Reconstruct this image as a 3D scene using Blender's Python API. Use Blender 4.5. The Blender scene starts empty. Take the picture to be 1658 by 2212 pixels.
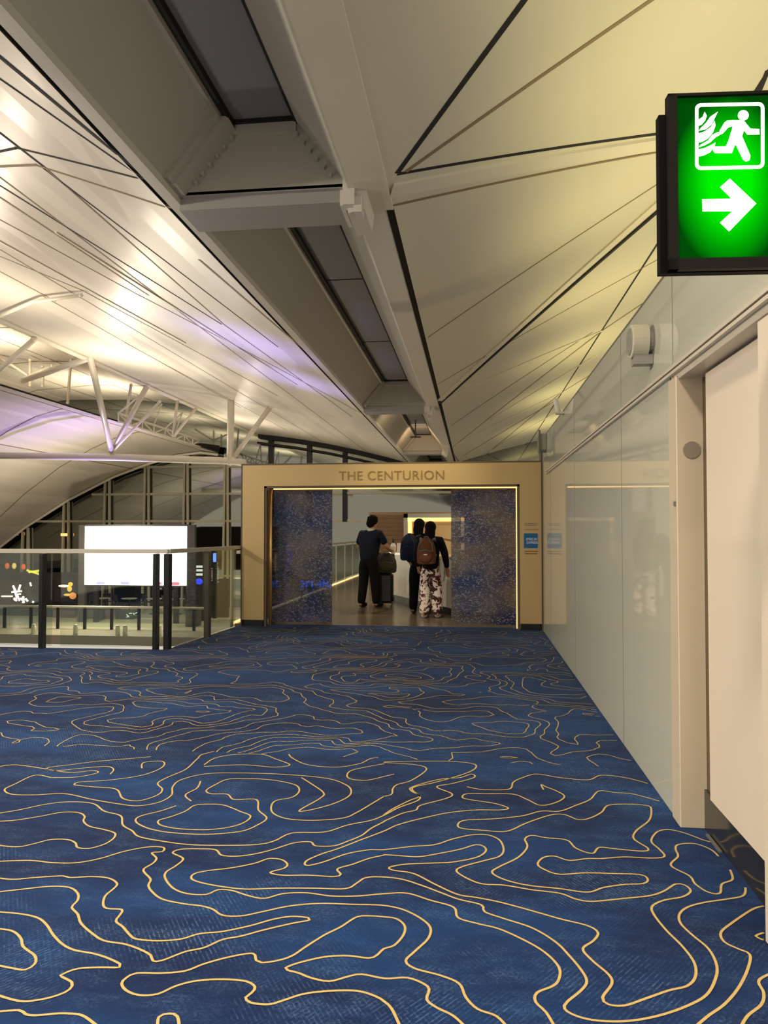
import bpy, math, random
from math import sin, cos, tan, atan, pi, radians, sqrt
from mathutils import Vector, Matrix, noise
random.seed(7)
SC = bpy.context.scene
COL = SC.collection

# ------------------------------------------------------------------ camera
FPX = 1600.0
PITCH = atan(42 / FPX)
YAW = atan(192 / FPX * cos(PITCH))
EYE = Vector((0, 0, 1.5))
FW = Vector((-sin(YAW) * cos(PITCH), cos(YAW) * cos(PITCH), sin(PITCH)))
RT = Vector((cos(YAW), sin(YAW), 0))
UPV = RT.cross(FW)
cam_d = bpy.data.cameras.new('camera')
cam_d.sensor_fit = 'VERTICAL'
cam_d.sensor_height = 24
cam_d.lens = FPX / 2212 * 24
cam_d.clip_end = 300
cam = bpy.data.objects.new('camera', cam_d)
cam.location = EYE
cam.rotation_euler = (pi / 2 + PITCH, 0, YAW)
COL.objects.link(cam)
SC.camera = cam

# ------------------------------------------------------------------ view + world
SC.view_settings.view_transform = 'Standard'
SC.view_settings.look = 'None'
SC.view_settings.gamma = 1
SC.view_settings.use_curve_mapping = False
SC.view_settings.exposure = 0.1
W = bpy.data.worlds.new('night')
SC.world = W
W.use_nodes = True
W.node_tree.nodes['Background'].inputs[0].default_value = (1.0, 0.89, 0.74, 1)
W.node_tree.nodes['Background'].inputs[1].default_value = 0.62


def lamp(name, kind, loc, target, power, color, size=0.3, spot=80, blend=0.6):
    d = bpy.data.lights.new(name, kind)
    d.energy = power
    d.color = color
    if kind == 'AREA':
        d.shape = 'DISK'
        d.size = size
    else:
        d.shadow_soft_size = size
    if kind == 'SPOT':
        d.spot_size = radians(spot)
        d.spot_blend = blend
    o = bpy.data.objects.new(name, d)
    o.location = loc
    v = Vector(target) - Vector(loc)
    o.rotation_euler = v.to_track_quat('-Z', 'Y').to_euler()
    COL.objects.link(o)
    return o


WARM = (1.0, 0.86, 0.66)
YEL = (1.0, 0.85, 0.38)
# unseen fill spots added above and behind the visitor to light the corridor
for i, (x, y) in enumerate([(-0.4, 0.6), (-3.2, -0.6), (-0.6, -3.5), (-4.6, 3.0)]):
    lamp('corridor_fill', 'SPOT', (x, y, 4.7), (x, y + 0.6, 0), 520, (1.0, 0.88, 0.72), 0.14, 150, 1.0)
# added unseen fill spots: left of frame for the wall, behind for the trough
lamp('hall_side_fill', 'SPOT', (-9.5, 3.5, 4.4), (1.0, 6.0, 1.6), 1500, (1.0, 0.90, 0.74), 0.2, 130, 1.0)
lamp('trough_fill', 'SPOT', (-2.6, -2.6, 1.0), (-1.9, 4.5, 5.2), 260, (1.0, 0.90, 0.74), 0.3, 110, 1.0)
# uplights on top of the right hand wall, washing the right vault
for x, y, pw in ((1.7, 2.2, 44), (1.8, 4.3, 58), (2.0, 6.8, 66), (2.3, 9.6, 80), (2.8, 13.5, 110), (3.2, 18, 130), (3.4, 24, 150), (3.4, 31, 150)):
    lamp('wall_top_uplight', 'SPOT', (x, y, 3.1), (x + 0.9, y + 0.3, 6), pw * 2.6, YEL, 0.08, 140, 0.9)
# hall uplights under the left vault
for x, y, pw in ((-10.6, 13.5, 520), (-10.4, 19.5, 520), (-10.6, 26.0, 420), (-10.8, 32, 380), (-9.5, 8.0, 260)):
    lamp('hall_uplight', 'SPOT', (x, y, 4.2), (x + 1.8, y, 7), pw * 1.0, (1.0, 0.86, 0.68), 0.12, 165, 1.0)
for x, y in ((-7.0, 5.5), (-7.5, 12), (-7.5, 20), (-7.5, 28)):  # low unseen spots added to even out the light on the left vault
    lamp('vault_fill', 'SPOT', (x, y, -1.5 if y > 9.5 or x < -9.2 else 0.3), (x + 0.6, y, 7), 600 if y > 9.5 else 250, (1.0, 0.86, 0.70), 0.15, 130, 1.0)
for x, y in ((-16, 14), (-17, 24), (-17, 33)):
    lamp('far_hall_uplight', 'SPOT', (x, y, 5.9), (x - 1, y, 8), 1400, (1.0, 0.88, 0.66), 0.2, 165, 1.0)
for y in (14.6, 18.2):
    lamp('violet_accent_lamp', 'SPOT', (-5.3, y, 2.6), (-4.6, y, 5.3), 420, (0.34, 0.30, 1.0), 0.15, 78, 1.0)
lamp('violet_accent_lamp', 'SPOT', (-13.5, 27, 0.5), (-15.0, 26, 5.3), 1300, (0.46, 0.30, 1.0), 0.15, 95, 1.0)
# hall floodlights that light the lower floor, the rear vault and the end wall
for x, y in ((-9, 31), (-15, 31), (-5, 31)):
    lamp('lower_hall_light', 'SPOT', (x, y, 2.6), (x, y + 1.5, -2.5), 650, (1.0, 0.93, 0.76), 0.05, 130, 0.8)
lamp('rear_hall_light', 'POINT', (-16, 29, 0.8), (0, 0, 0), 650, (1.0, 0.88, 0.66), 0.06)
# entrance and lounge
lamp('lounge_downlight', 'SPOT', (-1.6, 17.0, 4.8), (-1.6, 16.0, 0), 330, (1.0, 0.86, 0.62), 0.05, 90)
lamp('lounge_downlight', 'SPOT', (0.9, 19.0, 4.8), (0.5, 20.0, 0), 260, (1.0, 0.80, 0.52), 0.05, 90)
lamp('portal_spot', 'SPOT', (-0.9, 9.2, 4.85), (-0.9, 11.45, 2.42), 330, (1.0, 0.84, 0.5), 0.05, 46, 1.0)
lamp('trough_spot', 'SPOT', (-1.6, 23.3, 4.9), (-2.6, 24.2, 5.5), 70, (1.0, 0.72, 0.42), 0.1, 120, 1.0)
lamp('trough_spot', 'SPOT', (-2.1, 29.0, 4.6), (-2.1, 30.2, 5.7), 130, (1.0, 0.66, 0.38), 0.1, 120, 1.0)


# ------------------------------------------------------------------ pixel -> place
def ray(x, y):
    return FW + RT * ((x - 829) / FPX) - UPV * ((y - 1106) / FPX)


def onY(x, y, Y):
    d = ray(x, y)
    return EYE + d * (Y / d.y)


def onX(x, y, X):
    d = ray(x, y)
    return EYE + d * (X / d.x)


def onZ(x, y, Z):
    d = ray(x, y)
    return EYE + d * ((Z - 1.5) / d.z)


def onG(x, y, g, lo=0.5, hi=90):
    d = ray(x, y)
    t = lo
    while t < hi:
        q = EYE + d * t
        if q.z >= g(q.x):
            return q
        t += 0.02
    return q


# ------------------------------------------------------------------ materials
def lin(c):
    return tuple((v / 255 / 12.92 if v <= 10 else ((v / 255 + 0.055) / 1.055) ** 2.4) for v in c)


MATS = {}


def mat(name, rgb=(200, 200, 200), rough=0.5, metal=0.0, emit=None, es=0, coat=0, spec=0.5, var=0.0, vs=3.0, bump=0.0, bs=200):
    if name in MATS:
        return MATS[name]
    m = bpy.data.materials.new(name)
    m.use_nodes = True
    nt = m.node_tree
    b = nt.nodes['Principled BSDF']
    c = lin(rgb) + (1,)
    b.inputs['Base Color'].default_value = c
    b.inputs['Roughness'].default_value = rough
    b.inputs['Metallic'].default_value = metal
    b.inputs['Specular IOR Level'].default_value = spec
    if coat:
        b.inputs['Coat Weight'].default_value = coat
        b.inputs['Coat Roughness'].default_value = 0.02
    if emit:
        b.inputs['Emission Color'].default_value = lin(emit) + (1,)
        b.inputs['Emission Strength'].default_value = es
    tc = nt.nodes.new('ShaderNodeTexCoord')
    if var:
        n = nt.nodes.new('ShaderNodeTexNoise')
        n.inputs['Scale'].default_value = vs
        n.inputs['Detail'].default_value = 4
        nt.links.new(tc.outputs['Object'], n.inputs['Vector'])
        r = nt.nodes.new('ShaderNodeMapRange')
        r.inputs['To Min'].default_value = 1 - var
        r.inputs['To Max'].default_value = 1 + var
        nt.links.new(n.outputs['Fac'], r.inputs['Value'])
        mx = nt.nodes.new('ShaderNodeVectorMath')
        mx.operation = 'SCALE'
        mx.inputs[0].default_value = c[:3]
        nt.links.new(r.outputs['Result'], mx.inputs['Scale'])
        nt.links.new(mx.outputs['Vector'], b.inputs['Base Color'])
    if bump:
        n = nt.nodes.new('ShaderNodeTexNoise')
        n.inputs['Scale'].default_value = bs
        nt.links.new(tc.outputs['Object'], n.inputs['Vector'])
        bp = nt.nodes.new('ShaderNodeBump')
        bp.inputs['Strength'].default_value = bump
        bp.inputs['Distance'].default_value = 0.01
        nt.links.new(n.outputs['Fac'], bp.inputs['Height'])
        nt.links.new(bp.outputs['Normal'], b.inputs['Normal'])
    MATS[name] = m
    return m


VAULT_L = mat('vault_panel', (214, 206, 194), 0.34, 0.0, var=0.03, vs=0.6, spec=0.6)
VAULT_R = mat('vault_panel_right', (205, 200, 178), 0.42, 0.0, var=0.03, vs=0.6)
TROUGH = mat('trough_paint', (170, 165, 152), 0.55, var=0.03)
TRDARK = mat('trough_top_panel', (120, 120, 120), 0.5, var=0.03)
FLANGE = mat('flange_paint', (205, 200, 188), 0.45)
SEAM = mat('seam_black', (14, 12, 10), 0.7)
SEAMB = mat('seam_brown', (128, 112, 84), 0.6)
RIB = mat('rib_paint', (212, 206, 186), 0.45)
STEEL = mat('white_steel', (226, 218, 200), 0.4, var=0.02)
GLASSW = mat('back_painted_glass', (204, 203, 184), 0.03, spec=0.5, var=0.01)
GLASSW.node_tree.nodes['Principled BSDF'].inputs['IOR'].default_value = 1.5
def boards(m, width, amt, ang):
    nt = m.node_tree
    N = nt.nodes.new; L = nt.links.new
    b = nt.nodes['Principled BSDF']
    tc = N('ShaderNodeTexCoord')
    mp = N('ShaderNodeMapping'); mp.inputs['Rotation'].default_value = (0, 0, radians(ang)); mp.inputs['Scale'].default_value = (1 / width, 0.12, 0)
    L(tc.outputs['Object'], mp.inputs['Vector'])
    fl_ = N('ShaderNodeVectorMath'); fl_.operation = 'FLOOR'; L(mp.outputs['Vector'], fl_.inputs[0])
    wn = N('ShaderNodeTexWhiteNoise'); wn.noise_dimensions = '3D'; L(fl_.outputs['Vector'], wn.inputs['Vector'])
    r = N('ShaderNodeMapRange'); r.inputs['To Min'].default_value = 1 - amt; r.inputs['To Max'].default_value = 1 + amt
    L(wn.outputs['Value'], r.inputs['Value'])
    sc_ = N('ShaderNodeVectorMath'); sc_.operation = 'SCALE'; sc_.inputs[0].default_value = b.inputs['Base Color'].default_value[:3]
    L(r.outputs['Result'], sc_.inputs['Scale']); L(sc_.outputs['Vector'], b.inputs['Base Color'])
    r2 = N('ShaderNodeMapRange'); r2.inputs['To Min'].default_value = b.inputs['Roughness'].default_value - 0.06; r2.inputs['To Max'].default_value = b.inputs['Roughness'].default_value + 0.06
    L(wn.outputs['Value'], r2.inputs['Value']); L(r2.outputs['Result'], b.inputs['Roughness'])


boards(VAULT_L, 0.32, 0.035, 9)
boards(VAULT_R, 0.9, 0.02, -35)
SEAMG = mat('glass_joint', (120, 116, 98), 0.5)
CREAM = mat('cream_panel', (232, 217, 196), 0.38, var=0.01)
POSTM = mat('post_paint', (214, 198, 172), 0.35, var=0.01)
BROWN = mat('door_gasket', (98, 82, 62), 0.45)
RAILM = mat('header_rail', (216, 206, 186), 0.3)
GRANITE = mat('dark_granite', (46, 44, 42), 0.12, spec=0.6, var=0.25, vs=9)
GOLD = mat('champagne_metal', (196, 168, 118), 0.42, 0.35, var=0.03, vs=2)
GOLDL = mat('letter_metal', (150, 124, 74), 0.3, 0.6)
GOLDB = mat('polished_trim', (255, 205, 130), 0.25, 0.7)
LED = mat('warm_strip', (255, 220, 160), 0.4, emit=(255, 196, 120), es=1.6)
LEDW = mat('niche_strip', (255, 230, 170), 0.4, emit=(255, 205, 105), es=2.2)
BLACK = mat('black_plinth', (14, 13, 14), 0.4)
BLACKM = mat('black_metal', (34, 33, 34), 0.35, 0.3)
GREYM = mat('grey_metal', (128, 124, 116), 0.4, 0.3)
HRAIL = mat('handrail_metal', (205, 200, 186), 0.35, 0.2)
BEIGE = mat('beige_stone', (172, 164, 140), 0.3, var=0.05)
DARKF = mat('dark_floor', (40, 38, 34), 0.3)
MULL = mat('mullion_paint', (196, 190, 168), 0.45)
NIGHT = mat('night_glazing', (150, 152, 146), 0.03, 0.35)
_n = NIGHT.node_tree
_gl = _n.nodes.new('ShaderNodeBsdfGlossy'); _gl.inputs['Roughness'].default_value = 0.03; _gl.inputs['Color'].default_value = (0.82, 0.86, 0.76, 1)
_df = _n.nodes.new('ShaderNodeBsdfDiffuse'); _df.inputs['Color'].default_value = (0.004, 0.004, 0.005, 1)
_mx = _n.nodes.new('ShaderNodeMixShader'); _mx.inputs['Fac'].default_value = 0.36
_n.links.new(_df.outputs[0], _mx.inputs[1]); _n.links.new(_gl.outputs[0], _mx.inputs[2]); _n.links.new(_mx.outputs[0], _n.nodes['Material Output'].inputs['Surface'])
SCREEN = mat('screen_white', (255, 255, 255), 0.4, emit=(255, 255, 255), es=2.6)
WOODW = mat('slat_wood', (150, 116, 78), 0.5, var=0.12, vs=6)
DESK = mat('desk_white', (206, 200, 184), 0.35)
NICHE = mat('niche_back', (226, 196, 140), 0.5)
TEXTILE = {}


def fabric(name, rgb):
    return mat(name, rgb, 0.9, bump=0.4, bs=150, spec=0.2)


# ------------------------------------------------------------------ mesh builder
class MB:
    def __init__(s):
        s.v = []
        s.f = []
        s.m = []

    def add(s, vs, fs, mi=0):
        b = len(s.v)
        s.v += [Vector(p) for p in vs]
        for f in fs:
            s.f.append([b + i for i in f])
            s.m.append(mi)
        return s

    def box(s, a, b, mi=0):
        x0, x1 = sorted((a[0], b[0])); y0, y1 = sorted((a[1], b[1])); z0, z1 = sorted((a[2], b[2]))
        return s.add([(x0, y0, z0), (x1, y0, z0), (x1, y1, z0), (x0, y1, z0), (x0, y0, z1), (x1, y0, z1), (x1, y1, z1), (x0, y1, z1)],
                     [(0, 3, 2, 1), (4, 5, 6, 7), (0, 1, 5, 4), (1, 2, 6, 5), (2, 3, 7, 6), (3, 0, 4, 7)], mi)

    def bevbox(s, a, b, r=0.01, mi=0):
        x0, x1 = sorted((a[0], b[0])); y0, y1 = sorted((a[1], b[1])); z0, z1 = sorted((a[2], b[2]))
        def ring(z, i):
            return [(x0 + i, y0 + r, z), (x0 + r, y0 + i, z), (x1 - r, y0 + i, z), (x1 - i, y0 + r, z), (x1 - i, y1 - r, z), (x1 - r, y1 - i, z), (x0 + r, y1 - i, z), (x0 + i, y1 - r, z)]
        def ring2(z):
            return [(x0 + r, y0 + r, z), (x0 + r, y0 + r, z), (x1 - r, y0 + r, z), (x1 - r, y0 + r, z), (x1 - r, y1 - r, z), (x1 - r, y1 - r, z), (x0 + r, y1 - r, z), (x0 + r, y1 - r, z)]
        vs = ring2(z0) + ring(z0 + r, 0) + ring(z1 - r, 0) + ring2(z1)
        fs = []
        for k in range(3):
            for i in range(8):
                j = (i + 1) % 8
                fs.append((k * 8 + i, k * 8 + j, k * 8 + 8 + j, k * 8 + 8 + i))
        fs.append((0, 6, 4, 2)); fs.append((24, 26, 28, 30))
        return s.add(vs, fs, mi)

    def hexa(s, p, mi=0):
        """eight corners: bottom four, top four"""
        return s.add(p, [(0, 3, 2, 1), (4, 5, 6, 7), (0, 1, 5, 4), (1, 2, 6, 5), (2, 3, 7, 6), (3, 0, 4, 7)], mi)

    def quad(s, a, b, c, d, mi=0):
        return s.add([a, b, c, d], [(0, 1, 2, 3)], mi)

    def bar(s, p, q, w, h=None, mi=0, up=(0, 0, 1)):
        h = h or w
        p = Vector(p); q = Vector(q)
        d = (q - p).normalized()
        u = Vector(up)
        if abs(d.dot(u)) > 0.98:
            u = Vector((0, 1, 0))
        a = d.cross(u).normalized() * (w / 2)
        b = a.cross(d).normalized() * (h / 2)
        c = [p - a - b, p + a - b, q + a - b, q - a - b, p - a + b, p + a + b, q + a + b, q - a + b]
        return s.hexa(c, mi)

    def tube(s, pts, r, n=10, mi=0, cap=True):
        pts = [Vector(p) for p in pts]
        rs = r if isinstance(r, (list, tuple)) else [r] * len(pts)
        vs = []
        prev = None
        for i, p in enumerate(pts):
            d = (pts[min(i + 1, len(pts) - 1)] - pts[max(i - 1, 0)]).normalized()
            u = Vector((0, 0, 1)) if abs(d.z) < 0.95 else Vector((0, 1, 0))
            a = d.cross(u).normalized()
            b = a.cross(d).normalized()
            for k in range(n):
                t = 2 * pi * k / n
                vs.append(p + a * (cos(t) * rs[i]) + b * (sin(t) * rs[i]))
        fs = []
        for i in range(len(pts) - 1):
            for k in range(n):
                j = (k + 1) % n
                fs.append((i * n + k, i * n + j, (i + 1) * n + j, (i + 1) * n + k))
        if cap:
            fs.append(tuple(range(n - 1, -1, -1)))
            e = (len(pts) - 1) * n
            fs.append(tuple(range(e, e + n)))
        return s.add(vs, fs, mi)

    def ell(s, c, r, nu=14, nv=9, mi=0, rot=None):
        c = Vector(c)
        vs = []
        for j in range(nv + 1):
            ph = pi * j / nv
            for i in range(nu):
                t = 2 * pi * i / nu
                q = Vector((r[0] * sin(ph) * cos(t), r[1] * sin(ph) * sin(t), r[2] * cos(ph)))
                if rot:
                    q = rot @ q
                vs.append(c + q)
        fs = []
        for j in range(nv):
            for i in range(nu):
                k = (i + 1) % nu
                fs.append((j * nu + i, (j + 1) * nu + i, (j + 1) * nu + k, j * nu + k))
        return s.add(vs, fs, mi)

    def lathe(s, c, prof, n=16, mi=0):
        """profile of (radius, z) turned about the vertical through c"""
        c = Vector(c)
        vs = [c + Vector((r * cos(2 * pi * k / n), r * sin(2 * pi * k / n), z)) for r, z in prof for k in range(n)]
        fs = []
        for i in range(len(prof) - 1):
            for k in range(n):
                j = (k + 1) % n
                fs.append((i * n + k, i * n + j, (i + 1) * n + j, (i + 1) * n + k))
        fs.append(tuple(range(n - 1, -1, -1)))
        e = (len(prof) - 1) * n
        fs.append(tuple(range(e, e + n)))
        return s.add(vs, fs, mi)

    def plate(s, pts, off, mi=0):
        """polygon given by its outline, thickened by the vector off"""
        pts = [Vector(p) for p in pts]
        off = Vector(off)
        n = len(pts)
        vs = pts + [p + off for p in pts]
        fs = [tuple(range(n)), tuple(range(2 * n - 1, n - 1, -1))]
        for i in range(n):
            j = (i + 1) % n
            fs.append((j, i, n + i, n + j))
        return s.add(vs, fs, mi)

    def build(s, name, mats, parent=None, smooth=False, kind=None):
        o = bpy.data.objects.new(name, bpy.data.meshes.new(name))
        root = parent
        while root is not None and root.parent is not None:
            root = root.parent
        org = Vector(root.location) if root is not None else Vector((0, 0, 0))
        if root is not None and root.type != 'EMPTY':
            org = Vector(root.location)
        o.data.from_pydata([v - org for v in s.v], [], s.f)
        if not isinstance(mats, (list, tuple)):
            mats = [mats]
        for m in mats:
            o.data.materials.append(m)
        for i, p in enumerate(o.data.polygons):
            p.material_index = s.m[i]
            p.use_smooth = smooth
        o.data.update()
        COL.objects.link(o)
        if parent is not None:
            o.parent = parent
        if kind:
            o['kind'] = kind
        return o


def tag(o, label, cat, group=None):
    o['label'] = label
    o['category'] = cat
    if group:
        o['group'] = group
    return o


def thing(name, label, cat, loc=(0, 0, 0), group=None):
    o = bpy.data.objects.new(name, None)
    o.empty_display_size = 0.1
    COL.objects.link(o)
    o.location = loc
    return tag(o, label, cat, group)


def copy_tree(o, parent=None):
    c = o.copy()
    COL.objects.link(c)
    if parent is not None:
        c.parent = parent
    for ch in list(o.children):
        copy_tree(ch, c)
    return c


def text_mesh(name, body, size, mats, place, parent=None, extrude=0.004, width=None, spacing=1.0):
    """raised lettering; place is a 4x4 matrix, x along the line, z out of the face"""
    cu = bpy.data.curves.new(name, 'FONT')
    cu.body = body
    cu.size = size
    cu.extrude = extrude
    cu.align_x = 'CENTER'
    cu.align_y = 'CENTER'
    cu.space_character = spacing
    t = bpy.data.objects.new(name + '_tmp', cu)
    COL.objects.link(t)
    bpy.context.view_layer.update()
    me = bpy.data.meshes.new_from_object(t.evaluated_get(bpy.context.evaluated_depsgraph_get()))
    bpy.data.objects.remove(t)
    if width:
        xs = [v.co.x for v in me.vertices]
        k = width / (max(xs) - min(xs))
        for v in me.vertices:
            v.co.x *= k
    me.transform(place)
    if parent is not None:
        root = parent
        while root.parent is not None:
            root = root.parent
        me.transform(Matrix.Translation(-Vector(root.location)))
    me.materials.clear()
    me.materials.append(mats)
    o = bpy.data.objects.new(name, me)
    COL.objects.link(o)
    if parent is not None:
        o.parent = parent
    return o


def facing(loc):
    """matrix for flat lettering standing upright and read from -Y"""
    return Matrix.Translation(loc) @ Matrix.Rotation(pi / 2, 4, 'X')


# ------------------------------------------------------------------ carpet
def carpet_material():
    m = bpy.data.materials.new('carpet_blue')
    m.use_nodes = True
    nt = m.node_tree
    N = nt.nodes.new
    L = nt.links.new
    b = nt.nodes['Principled BSDF']
    b.inputs['Roughness'].default_value = 0.92
    b.inputs['Specular IOR Level'].default_value = 0.25
    b.inputs['Sheen Weight'].default_value = 0.05
    b.inputs['Sheen Roughness'].default_value = 0.45
    b.inputs['Sheen Tint'].default_value = (0.75, 0.82, 1.0, 1)
    tc = N('ShaderNodeTexCoord')
    def noise_tex(scale, detail, vec, rough=0.6):
        n = N('ShaderNodeTexNoise')
        n.inputs['Scale'].default_value = scale
        n.inputs['Detail'].default_value = detail
        n.inputs['Roughness'].default_value = rough
        L(vec, n.inputs['Vector'])
        return n.outputs['Fac']
    def ramp(v, lo, hi):
        r = N('ShaderNodeMapRange')
        r.interpolation_type = 'SMOOTHSTEP'
        r.inputs['From Min'].default_value = lo
        r.inputs['From Max'].default_value = hi
        L(v, r.inputs['Value'])
        return r.outputs['Result']
    def mul(a, c):
        q = N('ShaderNodeMath'); q.operation = 'MULTIPLY'
        L(a, q.inputs[0])
        if isinstance(c, float):
            q.inputs[1].default_value = c
        else:
            L(c, q.inputs[1])
        return q.outputs[0]
    def addn(a, c):
        q = N('ShaderNodeMath'); q.operation = 'ADD'; q.use_clamp = True
        L(a, q.inputs[0]); L(c, q.inputs[1])
        return q.outputs[0]
    def hatch(angle, period, seed):
        mp = N('ShaderNodeMapping')
        mp.inputs['Rotation'].default_value = (0, 0, radians(angle))
        mp.inputs['Location'].default_value = (seed, seed * 0.7, 0)
        L(tc.outputs['Object'], mp.inputs['Vector'])
        w = N('ShaderNodeTexWave')
        w.wave_type = 'BANDS'
        w.inputs['Scale'].default_value = 1 / period / 3.183
        w.inputs['Distortion'].default_value = 0.15
        w.inputs['Detail'].default_value = 2
        w.inputs['Detail Scale'].default_value = 4
        L(mp.outputs['Vector'], w.inputs['Vector'])
        st = ramp(w.outputs['Fac'], 0.60, 0.95)
        msk = ramp(noise_tex(0.9, 5, mp.outputs['Vector'], 0.65), 0.50, 0.68)
        brk = ramp(noise_tex(38, 2, mp.outputs['Vector']), 0.38, 0.62)
        return mul(mul(st, msk), brk)
    mpx = N('ShaderNodeMapping')
    mpx.inputs['Scale'].default_value = (0.55, 1.2, 1)
    L(tc.outputs['Object'], mpx.inputs['Vector'])
    big = ramp(noise_tex(1.1, 6, mpx.outputs['Vector'], 0.62), 0.36, 0.68)
    mid = ramp(noise_tex(7.0, 7, mpx.outputs['Vector'], 0.75), 0.44, 0.72)
    fine = ramp(noise_tex(90, 4, tc.outputs['Object'], 0.8), 0.4, 0.72)
    h = addn(hatch(38, 0.016, 3.1), hatch(-34, 0.016, 9.7))
    speck = mul(mul(fine, mid), 0.5)
    amt = addn(mul(h, 0.55), speck)
    c1 = N('ShaderNodeMix'); c1.data_type = 'RGBA'
    c1.inputs['A'].default_value = lin((1, 25, 68)) + (1,)
    c1.inputs['B'].default_value = lin((8, 56, 110)) + (1,)
    L(big, c1.inputs['Factor'])
    c2 = N('ShaderNodeMix'); c2.data_type = 'RGBA'
    L(amt, c2.inputs['Factor'])
    L(c1.outputs['Result'], c2.inputs['A'])
    c2.inputs['B'].default_value = lin((96, 132, 176)) + (1,)
    L(c2.outputs['Result'], b.inputs['Base Color'])
    bp = N('ShaderNodeBump')
    bp.inputs['Strength'].default_value = 0.35
    bp.inputs['Distance'].default_value = 0.006
    L(fine, bp.inputs['Height'])
    L(bp.outputs['Normal'], b.inputs['Normal'])
    return m


CARPET = carpet_material()
YARN = mat('gold_yarn', (205, 176, 108), 0.75, var=0.14, vs=40, bump=0.3, bs=400)

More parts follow.
